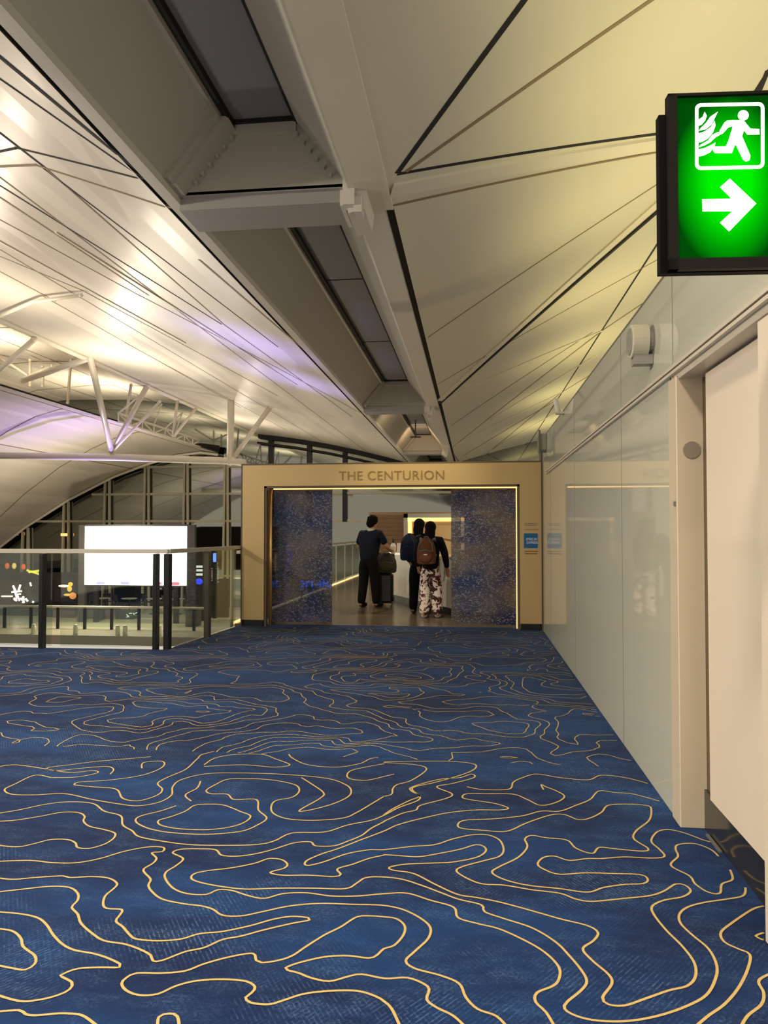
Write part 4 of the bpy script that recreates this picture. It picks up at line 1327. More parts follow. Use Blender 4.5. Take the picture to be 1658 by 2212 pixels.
def person(label, x, y, h, rz, shirt, legs, shoe, arms, hair='short', sleeve=0.5, lean=0.0, stride=(0.10, 0.02), wide_leg=False, head_turn=0.0, collar=None, bulk=1.08):
    """arms: list of (elbow, wrist) offsets in body space for right and left; x right, y forward, z up"""
    k = h / 1.72
    rt = thing('person', label, 'person', (x, y, 0))
    R = Matrix.Rotation(rz, 3, 'Z')
    def P(a, b_, c_):
        b_ = b_ + lean * max(0, c_ - 0.9)
        return Vector((x, y, 0)) + R @ Vector((a * k * (bulk if c_ > 0.5 else 1), b_ * k, c_ * k))
    nodes = []; edges = []
    def nd(p_, r, par=None):
        nodes.append((p_, r if isinstance(r, tuple) else r * k))
        if par is not None:
            edges.append((par, len(nodes) - 1))
        return len(nodes) - 1
    pel = nd(P(0, 0, 0.93), 0.115)
    wa_ = nd(P(0, 0.0, 1.08), 0.11, pel)
    ch = nd(P(0, 0.01, 1.28), 0.125, wa_)
    nk0 = nd(P(0, 0.0, 1.43), 0.06, ch)
    nk = nd(P(0, 0.015, 1.49), 0.052, nk0)
    hd0 = nd(P(0, 0.03, 1.56), 0.075, nk)
    hd1 = nd(P(0, 0.025, 1.63), 0.088, hd0)
    hd2 = nd(P(0, 0.02, 1.69), 0.06, hd1)
    ns = Vector((sin(head_turn), cos(head_turn)))
    nd(P(0.115 * ns.x, 0.02 + 0.115 * ns.y, 1.585), 0.013, hd0)          # nose
    for s in (-1, 1):                                                    # ears
        nd(P(s * 0.092 * ns.y, 0.015 - s * 0.092 * ns.x, 1.59), 0.013, hd0)
    joints = []
    for s, (el, wr_) in zip((1, -1), arms):
        sh = nd(P(s * 0.175, 0.0, 1.39), 0.055, ch)
        e = nd(P(*el), 0.042, sh)
        w_ = nd(P(*wr_), 0.028, e)
        pe, pw = nodes[e][0], nodes[w_][0]
        d = (pw - pe).normalized()
        palm = pw + d * 0.075 * k
        pi_ = nd(palm, 0.026, w_)
        side = d.cross(R @ Vector((0, 0, 1)))
        if side.length < 0.2:
            side = R @ Vector((0, 1, 0))
        side.normalize()
        curl = d.cross(side).normalized() * s
        for fi in range(4):
            of = side * (0.024 - 0.016 * fi) * k
            ln_ = (0.036, 0.042, 0.038, 0.030)[fi] * k
            f0_ = nd(palm + of + d * 0.02 * k, 0.0095, pi_)
            f1_ = nd(palm + of + d * (0.02 * k + ln_) + curl * 0.008, 0.0085, f0_)
            nd(palm + of + d * (0.02 * k + ln_ * 1.6) + curl * 0.026, 0.0075, f1_)
        t0 = nd(pw + d * 0.03 * k + side * 0.035 * k, 0.010, w_)
        nd(pw + d * 0.065 * k + side * 0.05 * k + curl * 0.01, 0.0085, t0)
        joints.append((nodes[sh][0], pe, pw))
    feet = []
    for s, st in zip((1, -1), stride):
        hp = nd(P(s * 0.085, 0, 0.88), 0.085, pel)
        kn = nd(P(s * 0.10, 0.03 + st * 0.5, 0.49), 0.058, hp)
        cf = nd(P(s * 0.11, st * 0.8, 0.33), 0.052, kn)
        an = nd(P(s * 0.115, st, 0.09), 0.036, cf)
        hl = nd(P(s * 0.115, st - 0.02, 0.05), 0.036, an)
        nd(P(s * 0.13, st + 0.15, 0.035), 0.028, hl)
        feet.append((s, st, nodes[hp][0], nodes[kn][0], nodes[an][0]))
    skin('body', nodes, edges, SKIN, rt)
    # clothing follows the same joints
    sn = [(P(0, 0, 0.80), 0.168 * k * bulk), (P(0, 0, 1.08), 0.150 * k * bulk), (P(0, 0.01, 1.27), 0.165 * k * bulk), (P(0, 0.0, 1.41), 0.09 * k)]
    se = [(0, 1), (1, 2), (2, 3)]
    for s, (a_, e_, w_) in zip((1, -1), joints):
        sn.append((a_ , 0.085 * k)); se.append((2, len(sn) - 1))
        end = a_.lerp(e_, min(1, sleeve * 2)) if sleeve <= 0.5 else e_
        sn.append((end, 0.070 * k)); se.append((len(sn) - 2, len(sn) - 1))
        if sleeve > 0.5:
            sn.append((e_.lerp(w_, 0.92), 0.046 * k)); se.append((len(sn) - 2, len(sn) - 1))
    skin('top', sn, se, shirt, rt)
    tn = [(P(0, 0, 1.04), 0.13 * k * bulk), (P(0, 0, 0.90), 0.15 * k * bulk)]; te = [(0, 1)]
    for s, st, hp, kn, an in feet:
        r1, r2, r3 = (0.125, 0.098, 0.078) if not wide_leg else (0.12, 0.108, 0.105)
        tn.append((hp, r1 * k)); te.append((1, len(tn) - 1))
        tn.append((kn, r2 * k)); te.append((len(tn) - 2, len(tn) - 1))
        tn.append((an + Vector((0, 0, -0.045)), r3 * k)); te.append((len(tn) - 2, len(tn) - 1))
    skin('trousers', tn, te, legs, rt)
    for s, st, hp, kn, an in feet:
        skin('shoe', [(P(s * 0.115, st - 0.03, 0.06), 0.062 * k), (P(s * 0.12, st + 0.07, 0.055), 0.060 * k), (P(s * 0.13, st + 0.19, 0.042), 0.046 * k)], [(0, 1), (1, 2)], shoe, rt)
    b = MB()
    c_ = P(0, 0.005, 1.635)
    if hair == 'short':
        b.ell(c_, (0.108 * k, 0.112 * k, 0.105 * k), 16, 10)
        b.ell(P(0, -0.045, 1.585), (0.085 * k, 0.06 * k, 0.085 * k), 14, 8)
        for i in range(26):
            a_ = random.uniform(0, 2 * pi); q_ = random.uniform(0.1, 1.3)
            b.ell(c_ + Vector((0.095 * k * cos(a_) * sin(q_), 0.098 * k * sin(a_) * sin(q_), 0.09 * k * cos(q_))), (0.03 * k,) * 3, 8, 5)
    else:
        b.ell(c_, (0.104 * k, 0.112 * k, 0.108 * k), 16, 10)
        b.ell(P(0, -0.055, 1.53), (0.095 * k, 0.06 * k, 0.15 * k), 14, 8)
        b.ell(P(0, -0.075, 1.42), (0.075 * k, 0.045 * k, 0.16 * k), 12, 8)
    b.build('hair', HAIR, rt, True)
    if collar:
        b = MB(); c2_ = P(0, 0.005, 1.455)
        b.lathe(c2_, [(0.072 * k, -0.02), (0.078 * k, 0.0), (0.066 * k, 0.03), (0.06 * k, 0.028)], 18); b.build('collar', collar, rt, True)
    return rt, P


NAVY = fabric('navy_shirt', (22, 26, 40))
BLK = fabric('black_cloth', (16, 15, 18))
BLK2 = fabric('black_trousers', (14, 13, 14))
SHOE = mat('black_shoe', (18, 16, 16), 0.4)
WSHOE = mat('white_shoe', (206, 200, 196), 0.5)
WHITEC = fabric('white_collar', (210, 208, 200))


def print_cloth():
    m = mat('floral_trousers', (210, 200, 196), 0.9)
    nt = m.node_tree
    N = nt.nodes.new; L = nt.links.new
    tc = N('ShaderNodeTexCoord')
    n = N('ShaderNodeTexNoise'); n.inputs['Scale'].default_value = 13; n.inputs['Detail'].default_value = 2.5; n.inputs['Distortion'].default_value = 1.0
    L(tc.outputs['Object'], n.inputs['Vector'])
    cr = N('ShaderNodeValToRGB'); cr.color_ramp.interpolation = 'CONSTANT'
    cr.color_ramp.elements[0].color = lin((52, 22, 26)) + (1,)
    cr.color_ramp.elements[1].position = 0.50; cr.color_ramp.elements[1].color = lin((226, 214, 208)) + (1,)
    e = cr.color_ramp.elements.new(0.44); e.color = lin((120, 66, 62)) + (1,)
    L(n.outputs['Fac'], cr.inputs['Fac'])
    L(cr.outputs['Color'], nt.nodes['Principled BSDF'].inputs['Base Color'])
    return m


mp_ = onZ(793, 1312, 0)
man, PM = person('person in navy shirt and black trousers, head bent, standing by a black suitcase', mp_.x + 0.02, mp_.y, 1.80, radians(-28), NAVY, BLK2, SHOE,
                 [((0.26, 0.12, 1.14), (0.20, 0.36, 1.08)), ((-0.26, 0.05, 1.12), (-0.10, 0.32, 1.05))], 'short', 0.42, 0.17, (0.10, -0.08), head_turn=-0.3, collar=WHITEC, bulk=1.2)
# phone in the man's hand
ph_ = PM(0.19, 0.47, 1.06)
b = MB(); b.bevbox((ph_.x - .04, ph_.y - .01, ph_.z - .06), (ph_.x + .04, ph_.y + .005, ph_.z + .09), 0.004)
tag(b.build('paper_slip', mat('paper_white', (236, 232, 226), 0.6)), 'white paper slip in the hands of the person in navy', 'paper')

# suitcase and grey backpack on it
sp = onZ(826, 1308, 0)
sx, sy = sp.x + 0.02, sp.y - 0.02
sc_ = thing('suitcase', 'upright black wheeled suitcase beside the person in navy', 'suitcase', (sx, sy, 0))
SB = mat('suitcase_black', (16, 15, 17), 0.35)
b = MB(); b.bevbox((sx - 0.20, sy - 0.13, 0.06), (sx + 0.20, sy + 0.13, 0.66), 0.045)
for i in range(5):
    b.box((sx - 0.14 + i * 0.065, sy - 0.137, 0.12), (sx - 0.12 + i * 0.065, sy - 0.125, 0.6))
b.build('shell', SB, sc_)
for ax in (-0.16, 0.16):
    for ay in (-0.09, 0.09):
        b = MB(); b.tube([(sx + ax - 0.015, sy + ay, 0.03), (sx + ax + 0.015, sy + ay, 0.03)], 0.03, 12); b.build('wheel', mat('wheel_grey', (120, 118, 116), 0.4), sc_)
b = MB()
b.tube([(sx - 0.09, sy + .11, 0.64), (sx - 0.09, sy + .11, 1.02), (sx + 0.09, sy + .11, 1.02), (sx + 0.09, sy + .11, 0.64)], 0.010, 8)
b.build('handle', GREYM, sc_)


def backpack(label, c, w, d, h, main, trim, rz=0, badge=None, tilt=0.0):
    rt = thing('backpack', label, 'backpack', (0, 0, 0))
    b = MB()
    prof = [(0.0, 0.80), (0.06, 0.96), (0.3, 1.0), (0.6, 0.95), (0.85, 0.74), (1.0, 0.36)]
    n = 16
    vs = []
    for t_, s_ in prof:
        for k_ in range(n):
            a_ = 2 * pi * k_ / n
            cx = abs(cos(a_)) ** 0.6 * (1 if cos(a_) >= 0 else -1); cy = abs(sin(a_)) ** 0.7 * (1 if sin(a_) >= 0 else -1)
            vs.append(Vector((w / 2 * s_ * cx, d / 2 * (0.7 + .3 * s_) * cy, t_ * h)))
    fs = [(i * n + k_, i * n + (k_ + 1) % n, (i + 1) * n + (k_ + 1) % n, (i + 1) * n + k_) for i in range(len(prof) - 1) for k_ in range(n)]
    fs.append(tuple(range(n - 1, -1, -1))); e = (len(prof) - 1) * n; fs.append(tuple(range(e, e + n)))
    b.add(vs, fs); b.build('main_bag', main, rt, True)
    b = MB(); b.ell((0, -d / 2, h * 0.33), (w * 0.36, d * 0.22, h * 0.28), 14, 8); b.build('front_pocket', main, rt, True)
    b = MB()
    b.tube([(-w * .36, -d * .46, h * .5), (-w * .33, -d * .42, h * .75), (-w * .15, -d * .36, h * .94), (w * .15, -d * .36, h * .94), (w * .33, -d * .42, h * .75), (w * .36, -d * .46, h * .5)], 0.008, 6)
    b.tube([(-w * .3, -d * .60, h * .5), (0, -d * .70, h * .55), (w * .3, -d * .60, h * .5)], 0.007, 6)
    b.build('zip', trim, rt)
    b = MB(); b.tube([(-0.04, 0, h * .97), (-0.03, 0, h * 1.05), (0.03, 0, h * 1.05), (0.04, 0, h * .97)], 0.010, 6); b.build('grab_loop', trim, rt)
    for s in (-1, 1):
        b = MB(); b.tube([(s * w * .28, d * .4, h * .92), (s * w * .36, d * .9, h * .98), (s * w * .40, d * 1.2, h * .8), (s * w * .40, d * .9, h * .35), (s * w * .34, d * .4, h * .12)], 0.022, 8); b.build('shoulder_strap', trim, rt, True)
    if badge:
        b = MB(); b.box((-0.03, -d * .73, h * .36), (0.03, -d * .70, h * .40)); b.build('badge', badge, rt)
    rt.location = c
    rt.rotation_euler = (tilt, 0, rz)
    return rt


GB = fabric('grey_bag', (66, 62, 56))
backpack('bulging dark grey backpack resting on top of the black suitcase', (sx + 0.06, sy - 0.02, 0.665), 0.42, 0.20, 0.40, GB, mat('grey_webbing', (92, 88, 80), 0.7), radians(10))

wp = onZ(933, 1336, 0)
wom, PW = person('person in black jacket and white floral trousers wearing a brown backpack', wp.x - 0.03, wp.y, 1.66, radians(-4), BLK, print_cloth(), WSHOE,
                 [((0.25, -0.02, 1.12), (0.27, 0.10, 0.88)), ((-0.24, 0.0, 1.12), (-0.22, 0.14, 0.90))], 'long', 0.9, 0.02, (0.08, 0.02), wide_leg=True)
bp_ = PW(0, -0.30, 0.98)
backpack('brown backpack on the person in floral trousers', (bp_.x - 0.03, bp_.y, bp_.z), 0.33, 0.20, 0.44, fabric('brown_bag', (98, 62, 42)), mat('grey_webbing2', (108, 104, 112), 0.7), radians(-4), mat('badge_silver', (190, 186, 180), 0.3, 0.5))
w2 = onZ(906, 1327, 0)
wo2, P2 = person('person in black with long dark hair standing behind the floral trousers', w2.x - 0.02, w2.y + 0.12, 1.72, radians(-12), BLK, BLK2, SHOE,
                 [((0.24, 0.05, 1.12), (0.18, 0.25, 1.02)), ((-0.24, 0.0, 1.12), (-0.20, 0.16, 0.92))], 'long', 0.9, 0.02, (0.04, 0.0))
bp_ = P2(-0.08, -0.31, 0.98)
backpack('navy backpack on the person in black, left of the brown one', (bp_.x, bp_.y, bp_.z), 0.34, 0.22, 0.46, fabric('navy_bag', (30, 34, 62)), mat('dark_webbing', (40, 42, 60), 0.7), radians(-14))
r_ = onY(1022, 1150, 14.9)
rec, P3 = person('person in blue shirt behind the desk, arm stretched out, seen through door glass', r_.x, 14.9, 1.66, radians(128), fabric('blue_shirt', (46, 96, 178)), BLK2, SHOE,
                 [((0.36, 0.16, 1.36), (0.60, 0.30, 1.40)), ((-0.25, 0.1, 1.14), (-0.18, 0.32, 1.10))], 'short', 0.45, 0.02, (0.02, 0.0))

# ------------------------------------------------------------------ glass balustrade at the carpet edge
HZ = 1.245
bl = thing('glass_balustrade', 'glass balustrade with pale handrail and dark posts at the carpet edge', 'balustrade', (-3.87, 9.1, 0))
b = MB()
b.bar((-9.0, 9.0, HZ), (-3.87, 9.1, HZ), 0.06, 0.055)
b.bar((-3.87, 9.1, HZ), (-3.70, 11.45, HZ), 0.06, 0.055)
b.build('handrail', HRAIL, bl)
def post(px, Y=None, X=None, w=0.06, m=BLACKM, zt=HZ - 0.03):
    p_ = onY(px, 1300, Y)
    b = MB(); b.bevbox((p_.x - w / 2, Y - 0.05, -0.02), (p_.x + w / 2, Y + 0.05, zt), 0.006); b.build('post', m, bl)
post(92, 9.0, w=0.055); post(337, 9.08, w=0.055); post(362, 9.1, w=0.075)
post(448, 10.2, w=0.075, m=mat('bronze_post', (92, 86, 76), 0.35, 0.4))
post(-90, 9.0)
p_ = onY(505, 1300, 11.3)
b = MB(); b.bevbox((p_.x - .05, 11.25, 0), (p_.x - .02, 11.35, HZ)); b.build('post', HRAIL, bl)
for x0, x1, ya, yb in ((-8.9, -5.42, 9.0, 9.05), (-5.3, -4.03, 9.05, 9.08)):
    b = MB(); b.hexa([(x0, ya, 0.02), (x1, yb, 0.02), (x1, yb + .012, 0.02), (x0, ya + .012, 0.02), (x0, ya, HZ - .03), (x1, yb, HZ - .03), (x1, yb + .012, HZ - .03), (x0, ya + .012, HZ - .03)]); b.build('glass_panel', CLEAR, bl)
b = MB(); b.hexa([(-3.875, 9.2, 0.02), (-3.863, 9.2, 0.02), (-3.70, 11.3, 0.02), (-3.712, 11.3, 0.02), (-3.875, 9.2, HZ - .03), (-3.863, 9.2, HZ - .03), (-3.70, 11.3, HZ - .03), (-3.712, 11.3, HZ - .03)]); b.build('glass_panel', CLEAR, bl)

# ------------------------------------------------------------------ lower hall
LZ = -2.5
b = MB()
b.box((-34, 27.0, LZ - 0.35), (6, 38, LZ))
b.build('floor', BEIGE, kind='structure')
b = MB(); b.box((-34, 9, -6.2), (6, 38, -6.0)); b.build('floor', DARKF, kind='structure')
b = MB(); b.box((-9.0, 8.9, -6), (-3.8, 9.0, -0.25)); b.build('trim_8', DARKF, kind='structure')

def LP(x, y, Y):
    return onY(x, y, Y)

# big screen
pa, pb = LP(184, 1137, 31), LP(403, 1265, 31)
sw, = (pb.x - pa.x,)
vs_ = thing('video_screen', 'large blank white video screen in a dark frame in the lower hall', 'screen', ((pa.x + pb.x) / 2, 31, LZ))
b = MB(); b.box((pa.x, 30.98, pb.z), (pb.x, 31.0, pa.z)); sc1 = b.build('display', SCREEN, vs_)
TICK = [mat('tick_violet', (190, 186, 250), 0.4, emit=(180, 176, 250), es=1.0), mat('tick_blue', (140, 136, 226), 0.4, emit=(140, 136, 226), es=1.0), mat('tick_red', (240, 120, 150), 0.4, emit=(240, 120, 150), es=1.0)]
for x0f, x1f, cc in ((0.02, 0.10, 0), (0.12, 0.20, 1), (0.36, 0.44, 1), (0.46, 0.52, 0), (0.70, 0.76, 2), (0.84, 0.93, 2)):
    b = MB(); b.box((pa.x + sw * x0f, 30.972, pb.z + 0.02), (pa.x + sw * x1f, 30.98, pb.z + 0.15)); b.build('logo', TICK[cc], sc1)
b = MB()
b.box((pa.x - 0.30, 31.0, LZ), (pa.x, 31.2, pa.z + 0.06)); b.box((pb.x, 31.0, LZ), (pb.x + 0.35, 31.2, pa.z + 0.06)); b.box((pa.x, 31.0, pa.z), (pb.x, 31.2, pa.z + 0.08)); b.box((pa.x, 31.01, pb.z - 0.05), (pb.x, 31.2, pa.z))
b.build('frame', mat('screen_frame', (58, 54, 52), 0.5), vs_)
for xs_ in (pa.x + .4, pb.x - .6):
    b = MB(); b.box((xs_, 31.02, LZ), (xs_ + .2, 31.18, pb.z - 0.05)); b.build('support', BLACK, vs_)

# shop front on the far left of the lower hall
DK = mat('shop_dark', (34, 28, 28), 0.4, var=0.1)
MAR = mat('shop_maroon', (64, 40, 40), 0.45, var=0.1)
s0, s1 = LP(-60, 1240, 34), LP(168, 1345, 34)
sh = thing('shop_front', 'dark maroon restaurant front with a white glyph sign in the lower hall', 'shop', ((s0.x + s1.x) / 2, 34, LZ))
b = MB(); b.box((s0.x, 34.0, LZ), (s1.x, 36, s0.z)); b.build('wall', DK, sh)
b = MB(); b.box((s0.x, 33.7, LP(0, 1247, 34).z - 1.3), (LP(66, 0, 34).x, 34.0, LP(0, 1252, 34).z)); b.build('fascia', MAR, sh)
gs_ = {}
for x0_, y0_, x1_, y1_, w_ in ((3, 1288, 27, 1288, 3), (28, 1265, 33, 1276, 4), (44, 1263, 40, 1276, 4), (25, 1279, 47, 1277, 4), (31, 1272, 36, 1290, 4), (33, 1284, 45, 1283, 3), (30, 1292, 36, 1298, 4), (38, 1286, 42, 1298, 3), (44, 1292, 48, 1296, 4), (50, 1288, 51, 1300, 4), (55, 1293, 60, 1299, 4), (48, 1301, 53, 1301, 3), (30, 1296, 40, 1290, 3), (70, 1299, 73, 1301, 4), (65, 1258, 67, 1266, 3)):
    p0_, p1_ = LP(x0_, y0_, 33.66), LP(x1_, y1_, 33.66)
    gs_.setdefault(0 if x0_ < 48 else (1 if x0_ < 60 else (2 if x0_ > 68 else 3)), MB()).bar(p0_, p1_, w_ / FPX * 34, 0.04, up=(0, 1, 0))
for b in gs_.values():
    b.build('glyph', mat('glyph_white', (255, 246, 240), 0.4, emit=(255, 240, 230), es=1.5), sh)
for (x, y), cc in (((21, 1222), 0), ((36, 1222), 1), ((56, 1224), 0)):
    p_ = LP(x, y, 34)
    ln_o = thing('hanging_lantern', ('orange lantern leftmost above the restaurant front', 'pale yellow lantern above the restaurant front', 'orange lantern beside the left mullion above the restaurant')[(x > 30) + (x > 50)], 'lantern', (p_.x, 33.8, p_.z))
    b = MB(); b.ell((p_.x, 33.8, p_.z), (0.10, 0.10, 0.15), 12, 8)
    b.build('shade', (mat('lantern_orange', (206, 96, 40), 0.5, emit=(206, 90, 30), es=0.7), mat('lantern_yellow', (226, 200, 120), 0.5, emit=(216, 190, 110), es=0.7))[cc], ln_o, True)
    b = MB(); b.tube([(p_.x, 33.8, p_.z + .14), (p_.x, 33.8, p_.z + .6)], 0.01, 6); b.build('cord', BLACKM, ln_o)
b = MB()
for q0, q1 in (((62, 1236), (88, 1232)), ((66, 1234), (84, 1240)), ((58, 1231), (66, 1236))):
    b.bar(LP(q0[0], q0[1], 33.5), LP(q1[0], q1[1], 33.5), 0.09, 0.05, up=(0, 1, 0))
b.bar(LP(75, 1236, 33.5), Vector((LP(75, 1236, 33.5).x, 34.0, LP(75, 1236, 33.5).z)), 0.03)
tag(b.build('yellow_sign', mat('sign_yellow', (226, 220, 90), 0.4, emit=(220, 214, 80), es=0.8)), 'small yellow lit sign just left of the nearest dark railing post', 'sign')
pp = LP(118, 1248, 33.4); pq = LP(166, 1300, 33.4)
fp = thing('food_poster', 'dark lit poster of golden food behind the balustrade', 'poster', ((pp.x + pq.x) / 2, 33.4, pq.z))
b = MB(); b.box((pp.x, 33.4, pq.z), (pq.x, 33.5, pp.z)); b.build('panel', DK, fp)
b = MB()
for x, y, rx, rz_, mi in ((138, 1266, 14, 3, 1), (150, 1272, 6, 7, 0), (157, 1287, 9, 8, 2), (146, 1285, 10, 3, 0), (152, 1262, 6, 5, 0)):
    q_ = LP(x, y, 33.38); b.ell(q_, (rx / FPX * 33, 0.03, rz_ / FPX * 33), 12, 6, mi)
b.build('picture', [mat('food_gold', (236, 186, 84), 0.5, emit=(236, 180, 70), es=0.8), mat('food_white', (250, 244, 226), 0.5, emit=(250, 240, 220), es=0.9), mat('food_orange', (226, 150, 90), 0.5, emit=(226, 140, 80), es=0.7)], fp)

# pillar kiosks along the lower walkway
def kiosk(x0, x1, y0, y1, Y, rgb, label):
    pa_, pb_ = LP(x0, y0, Y), LP(x1, y1, Y)
    nm = 'kiosk_%d_%d_%d' % rgb
    r = thing('counter_cabinet', label, 'cabinet', ((pa_.x + pb_.x) / 2, Y, LZ), 'low cabinets along the lower hall')
    m_ = mat(nm, rgb, 0.4, var=0.08)
    b = MB(); b.bevbox((pa_.x, Y, LZ), (pb_.x, Y + 0.6, pa_.z), 0.02); b.build('body', m_, r)
    n = max(1, int((pb_.x - pa_.x) / 0.45))
    for i in range(n):
        w_ = (pb_.x - pa_.x) / n
        b = MB(); b.box((pa_.x + i * w_ + .03, Y - .02, LZ + .12), (pa_.x + (i + 1) * w_ - .03, Y, pa_.z - .08)); b.build('door', m_, r)
    b = MB(); b.box((pa_.x - .02, Y - .03, pa_.z), (pb_.x + .02, Y + .62, pa_.z + .04)); b.build('top', BLACKM, r)
kiosk(-20, 82, 1318, 1345, 33.0, (50, 46, 40), 'long dark low cabinet below the white glyph sign')
kiosk(98, 112, 1318, 1345, 32.6, (30, 32, 56), 'narrow navy cabinet just right of the left railing post')
kiosk(114, 160, 1316, 1346, 32.4, (92, 72, 70), 'dusty maroon low cabinet below the food poster')
kiosk(168, 222, 1316, 1346, 32.2, (84, 80, 68), 'olive grey low cabinet below the left edge of the screen')
kiosk(226, 247, 1316, 1348, 32.1, (98, 66, 66), 'red brown low cabinet below the screen')
kiosk(400, 424, 1318, 1352, 30.0, (72, 64, 52), 'brown cabinet near the right end of the lower railing')
p_ = LP(290, 1330, 32.2)
tag(MB().box((LP(257, 0, 32.2).x, 32.2, LZ), (LP(300, 0, 32.2).x, 32.7, LP(0, 1316, 32.2).z)).build('dark_counter', mat('dark_green_counter', (28, 36, 34), 0.4)), 'dark green counter with white scribble below the screen', 'counter')
b = MB()
for a_, c_ in (((273, 1327), (277, 1331)), ((279, 1325), (285, 1325)), ((288, 1324), (290, 1328)), ((292, 1325), (296, 1323)), ((273, 1333), (279, 1332))):
    b.bar(LP(a_[0], a_[1], 32.18), LP(c_[0], c_[1], 32.18), 0.03, 0.02, up=(0, 1, 0))
tag(b.build('scribble_sign', mat('scribble_white', (220, 232, 228), 0.4, emit=(220, 232, 228), es=0.8)), 'white scribbled mark on the dark green counter', 'lettering')

# cafe tables and chairs
CH = mat('cafe_chair_black', (30, 29, 31), 0.45)
def cafe_chair():
    r = thing('cafe_chair', 'black cafe chair', 'chair')
    b = MB(); b.bevbox((-.21, -.21, .43), (.21, .21, .47), .012); b.build('seat', CH, r)
    b = MB(); b.hexa([(-.20, .17, .60), (.20, .17, .60), (.20, .21, .60), (-.20, .21, .60), (-.19, .23, .88), (.19, .23, .88), (.19, .26, .88), (-.19, .26, .88)]); b.build('backrest', CH, r)
    for sx_ in (-.18, .18):
        for sy_ in (-.18, .19):
            b = MB(); b.tube([(sx_ * 1.1, sy_ * 1.1, 0), (sx_, sy_, .44)] if sy_ < 0 else [(sx_ * 1.1, sy_ * 1.15, 0), (sx_, sy_, .44), (sx_, .215, .75)], 0.014, 6); b.build('leg', GREYM, r)
    return r
proto = cafe_chair()
cs = [(200, 34.6, 20, 'black cafe chair farthest left under the video screen'), (232, 35.8, 200, 'black cafe chair second from left under the screen'), (258, 34.6, 90, 'black cafe chair left of the middle table'),
      (300, 34.6, -80, 'black cafe chair right of the middle table'), (316, 35.8, 150, 'black cafe chair in front of the twin railing posts'), (354, 34.6, 10, 'black cafe chair between the twin railing posts'),
      (368, 35.8, 180, 'black cafe chair right of the twin railing posts'), (409, 35.6, 45, 'black cafe chair farthest right behind the lower railing')]
for i, (px, Y, a_, lb_) in enumerate(cs):
    o = proto if i == 0 else copy_tree(proto)
    o.location = (LP(px, 1300, Y).x, Y, LZ); o.rotation_euler = (0, 0, radians(a_))
    o['label'] = lb_; o['group'] = 'cafe chairs in the lower hall'
def cafe_table():
    r = thing('cafe_table', 'table', 'table')
    b = MB(); b.lathe((0, 0, 0), [(.36, .72), (.38, .73), (.38, .75), (.36, .76)], 24); b.build('tabletop', mat('pale_tabletop', (150, 146, 136), 0.3), r)
    b = MB(); b.tube([(0, 0, .02), (0, 0, .72)], .03, 10); b.build('pedestal', BLACKM, r)
    b = MB(); b.lathe((0, 0, 0), [(.22, 0), (.22, .015), (.05, .03)], 20); b.build('base', BLACKM, r)
    return r
pr2 = cafe_table()
for i, (px, Y, lb_) in enumerate(((222, 34.4, 'round pale cafe table at the left under the screen'), (279, 34.4, 'round pale cafe table in the middle under the screen'), (333, 34.4, 'round pale cafe table behind the twin railing posts'), (383, 34.4, 'round pale cafe table at the right behind the railing'))):
    o = pr2 if i == 0 else copy_tree(pr2)
    o.location = (LP(px, 1300, Y).x, Y, LZ); o['label'] = lb_; o['group'] = 'cafe tables in the lower hall'

# totem sign with blue and white bands, dark pillars
p_ = LP(430, 1262, 32)
tt = thing('totem_sign', 'narrow totem with white bands and a blue light left of the bronze post', 'sign', (p_.x, 32, LZ))
b = MB(); b.bevbox((p_.x - .22, 32, LZ), (p_.x + .22, 32.2, LP(430, 1195, 32).z), .01); b.build('body', BLACKM, tt)
b = MB()
for yy in (1224, 1232, 1241):
    q_ = LP(430, yy, 31.98); b.box((q_.x - .15, 31.97, q_.z - .05), (q_.x + .15, 32, q_.z + .05))
b.build('white_band', mat('band_white', (230, 236, 228), 0.4, emit=(220, 230, 220), es=1.0), tt)
q_ = LP(430, 1256, 31.98)
b = MB(); b.ell((q_.x, 31.97, q_.z), (.17, .03, .14), 14, 6); b.build('blue_light', mat('light_blue', (60, 80, 230), 0.4, emit=(40, 60, 230), es=1.6), tt)
for x0_, lb_ in ((436, 'pale blue lit vertical strip on the left of the bronze post'), (463, 'pale blue lit vertical strip on the right of the bronze post')):
    q0_, q1_ = LP(x0_ - 3, 1195, 33), LP(x0_ + 3, 1214, 33)
    b = MB(); b.box((q0_.x, 33.0, q1_.z), (q1_.x, 33.05, q0_.z), 0); b.box((q0_.x - .03, 33.05, LZ), (q1_.x + .03, 33.1, q0_.z + .03), 1)
    tag(b.build('light_column', [mat('strip_blue', (120, 160, 250), 0.4, emit=(120, 160, 250), es=1.2), BLACKM]), lb_, 'light')
q_ = LP(470, 1230, 33.4)
b = MB(); b.box((q_.x - .45, 33.4, LZ), (q_.x + .5, 33.6, LP(470, 1250, 33.4).z), 0)
for i in range(14):
    b.box((q_.x - .15 + random.uniform(-.15, .15), 33.36, q_.z - .6 + i * .07), (q_.x - .02 + random.uniform(0, .1), 33.4, q_.z - .57 + i * .07), 1)
tag(b.build('info_board', [mat('board_dark', (36, 40, 38), 0.4), mat('board_text', (170, 186, 176), 0.4, emit=(160, 180, 170), es=0.6)]), 'dark board with faint pale lines right of the bronze post', 'sign')

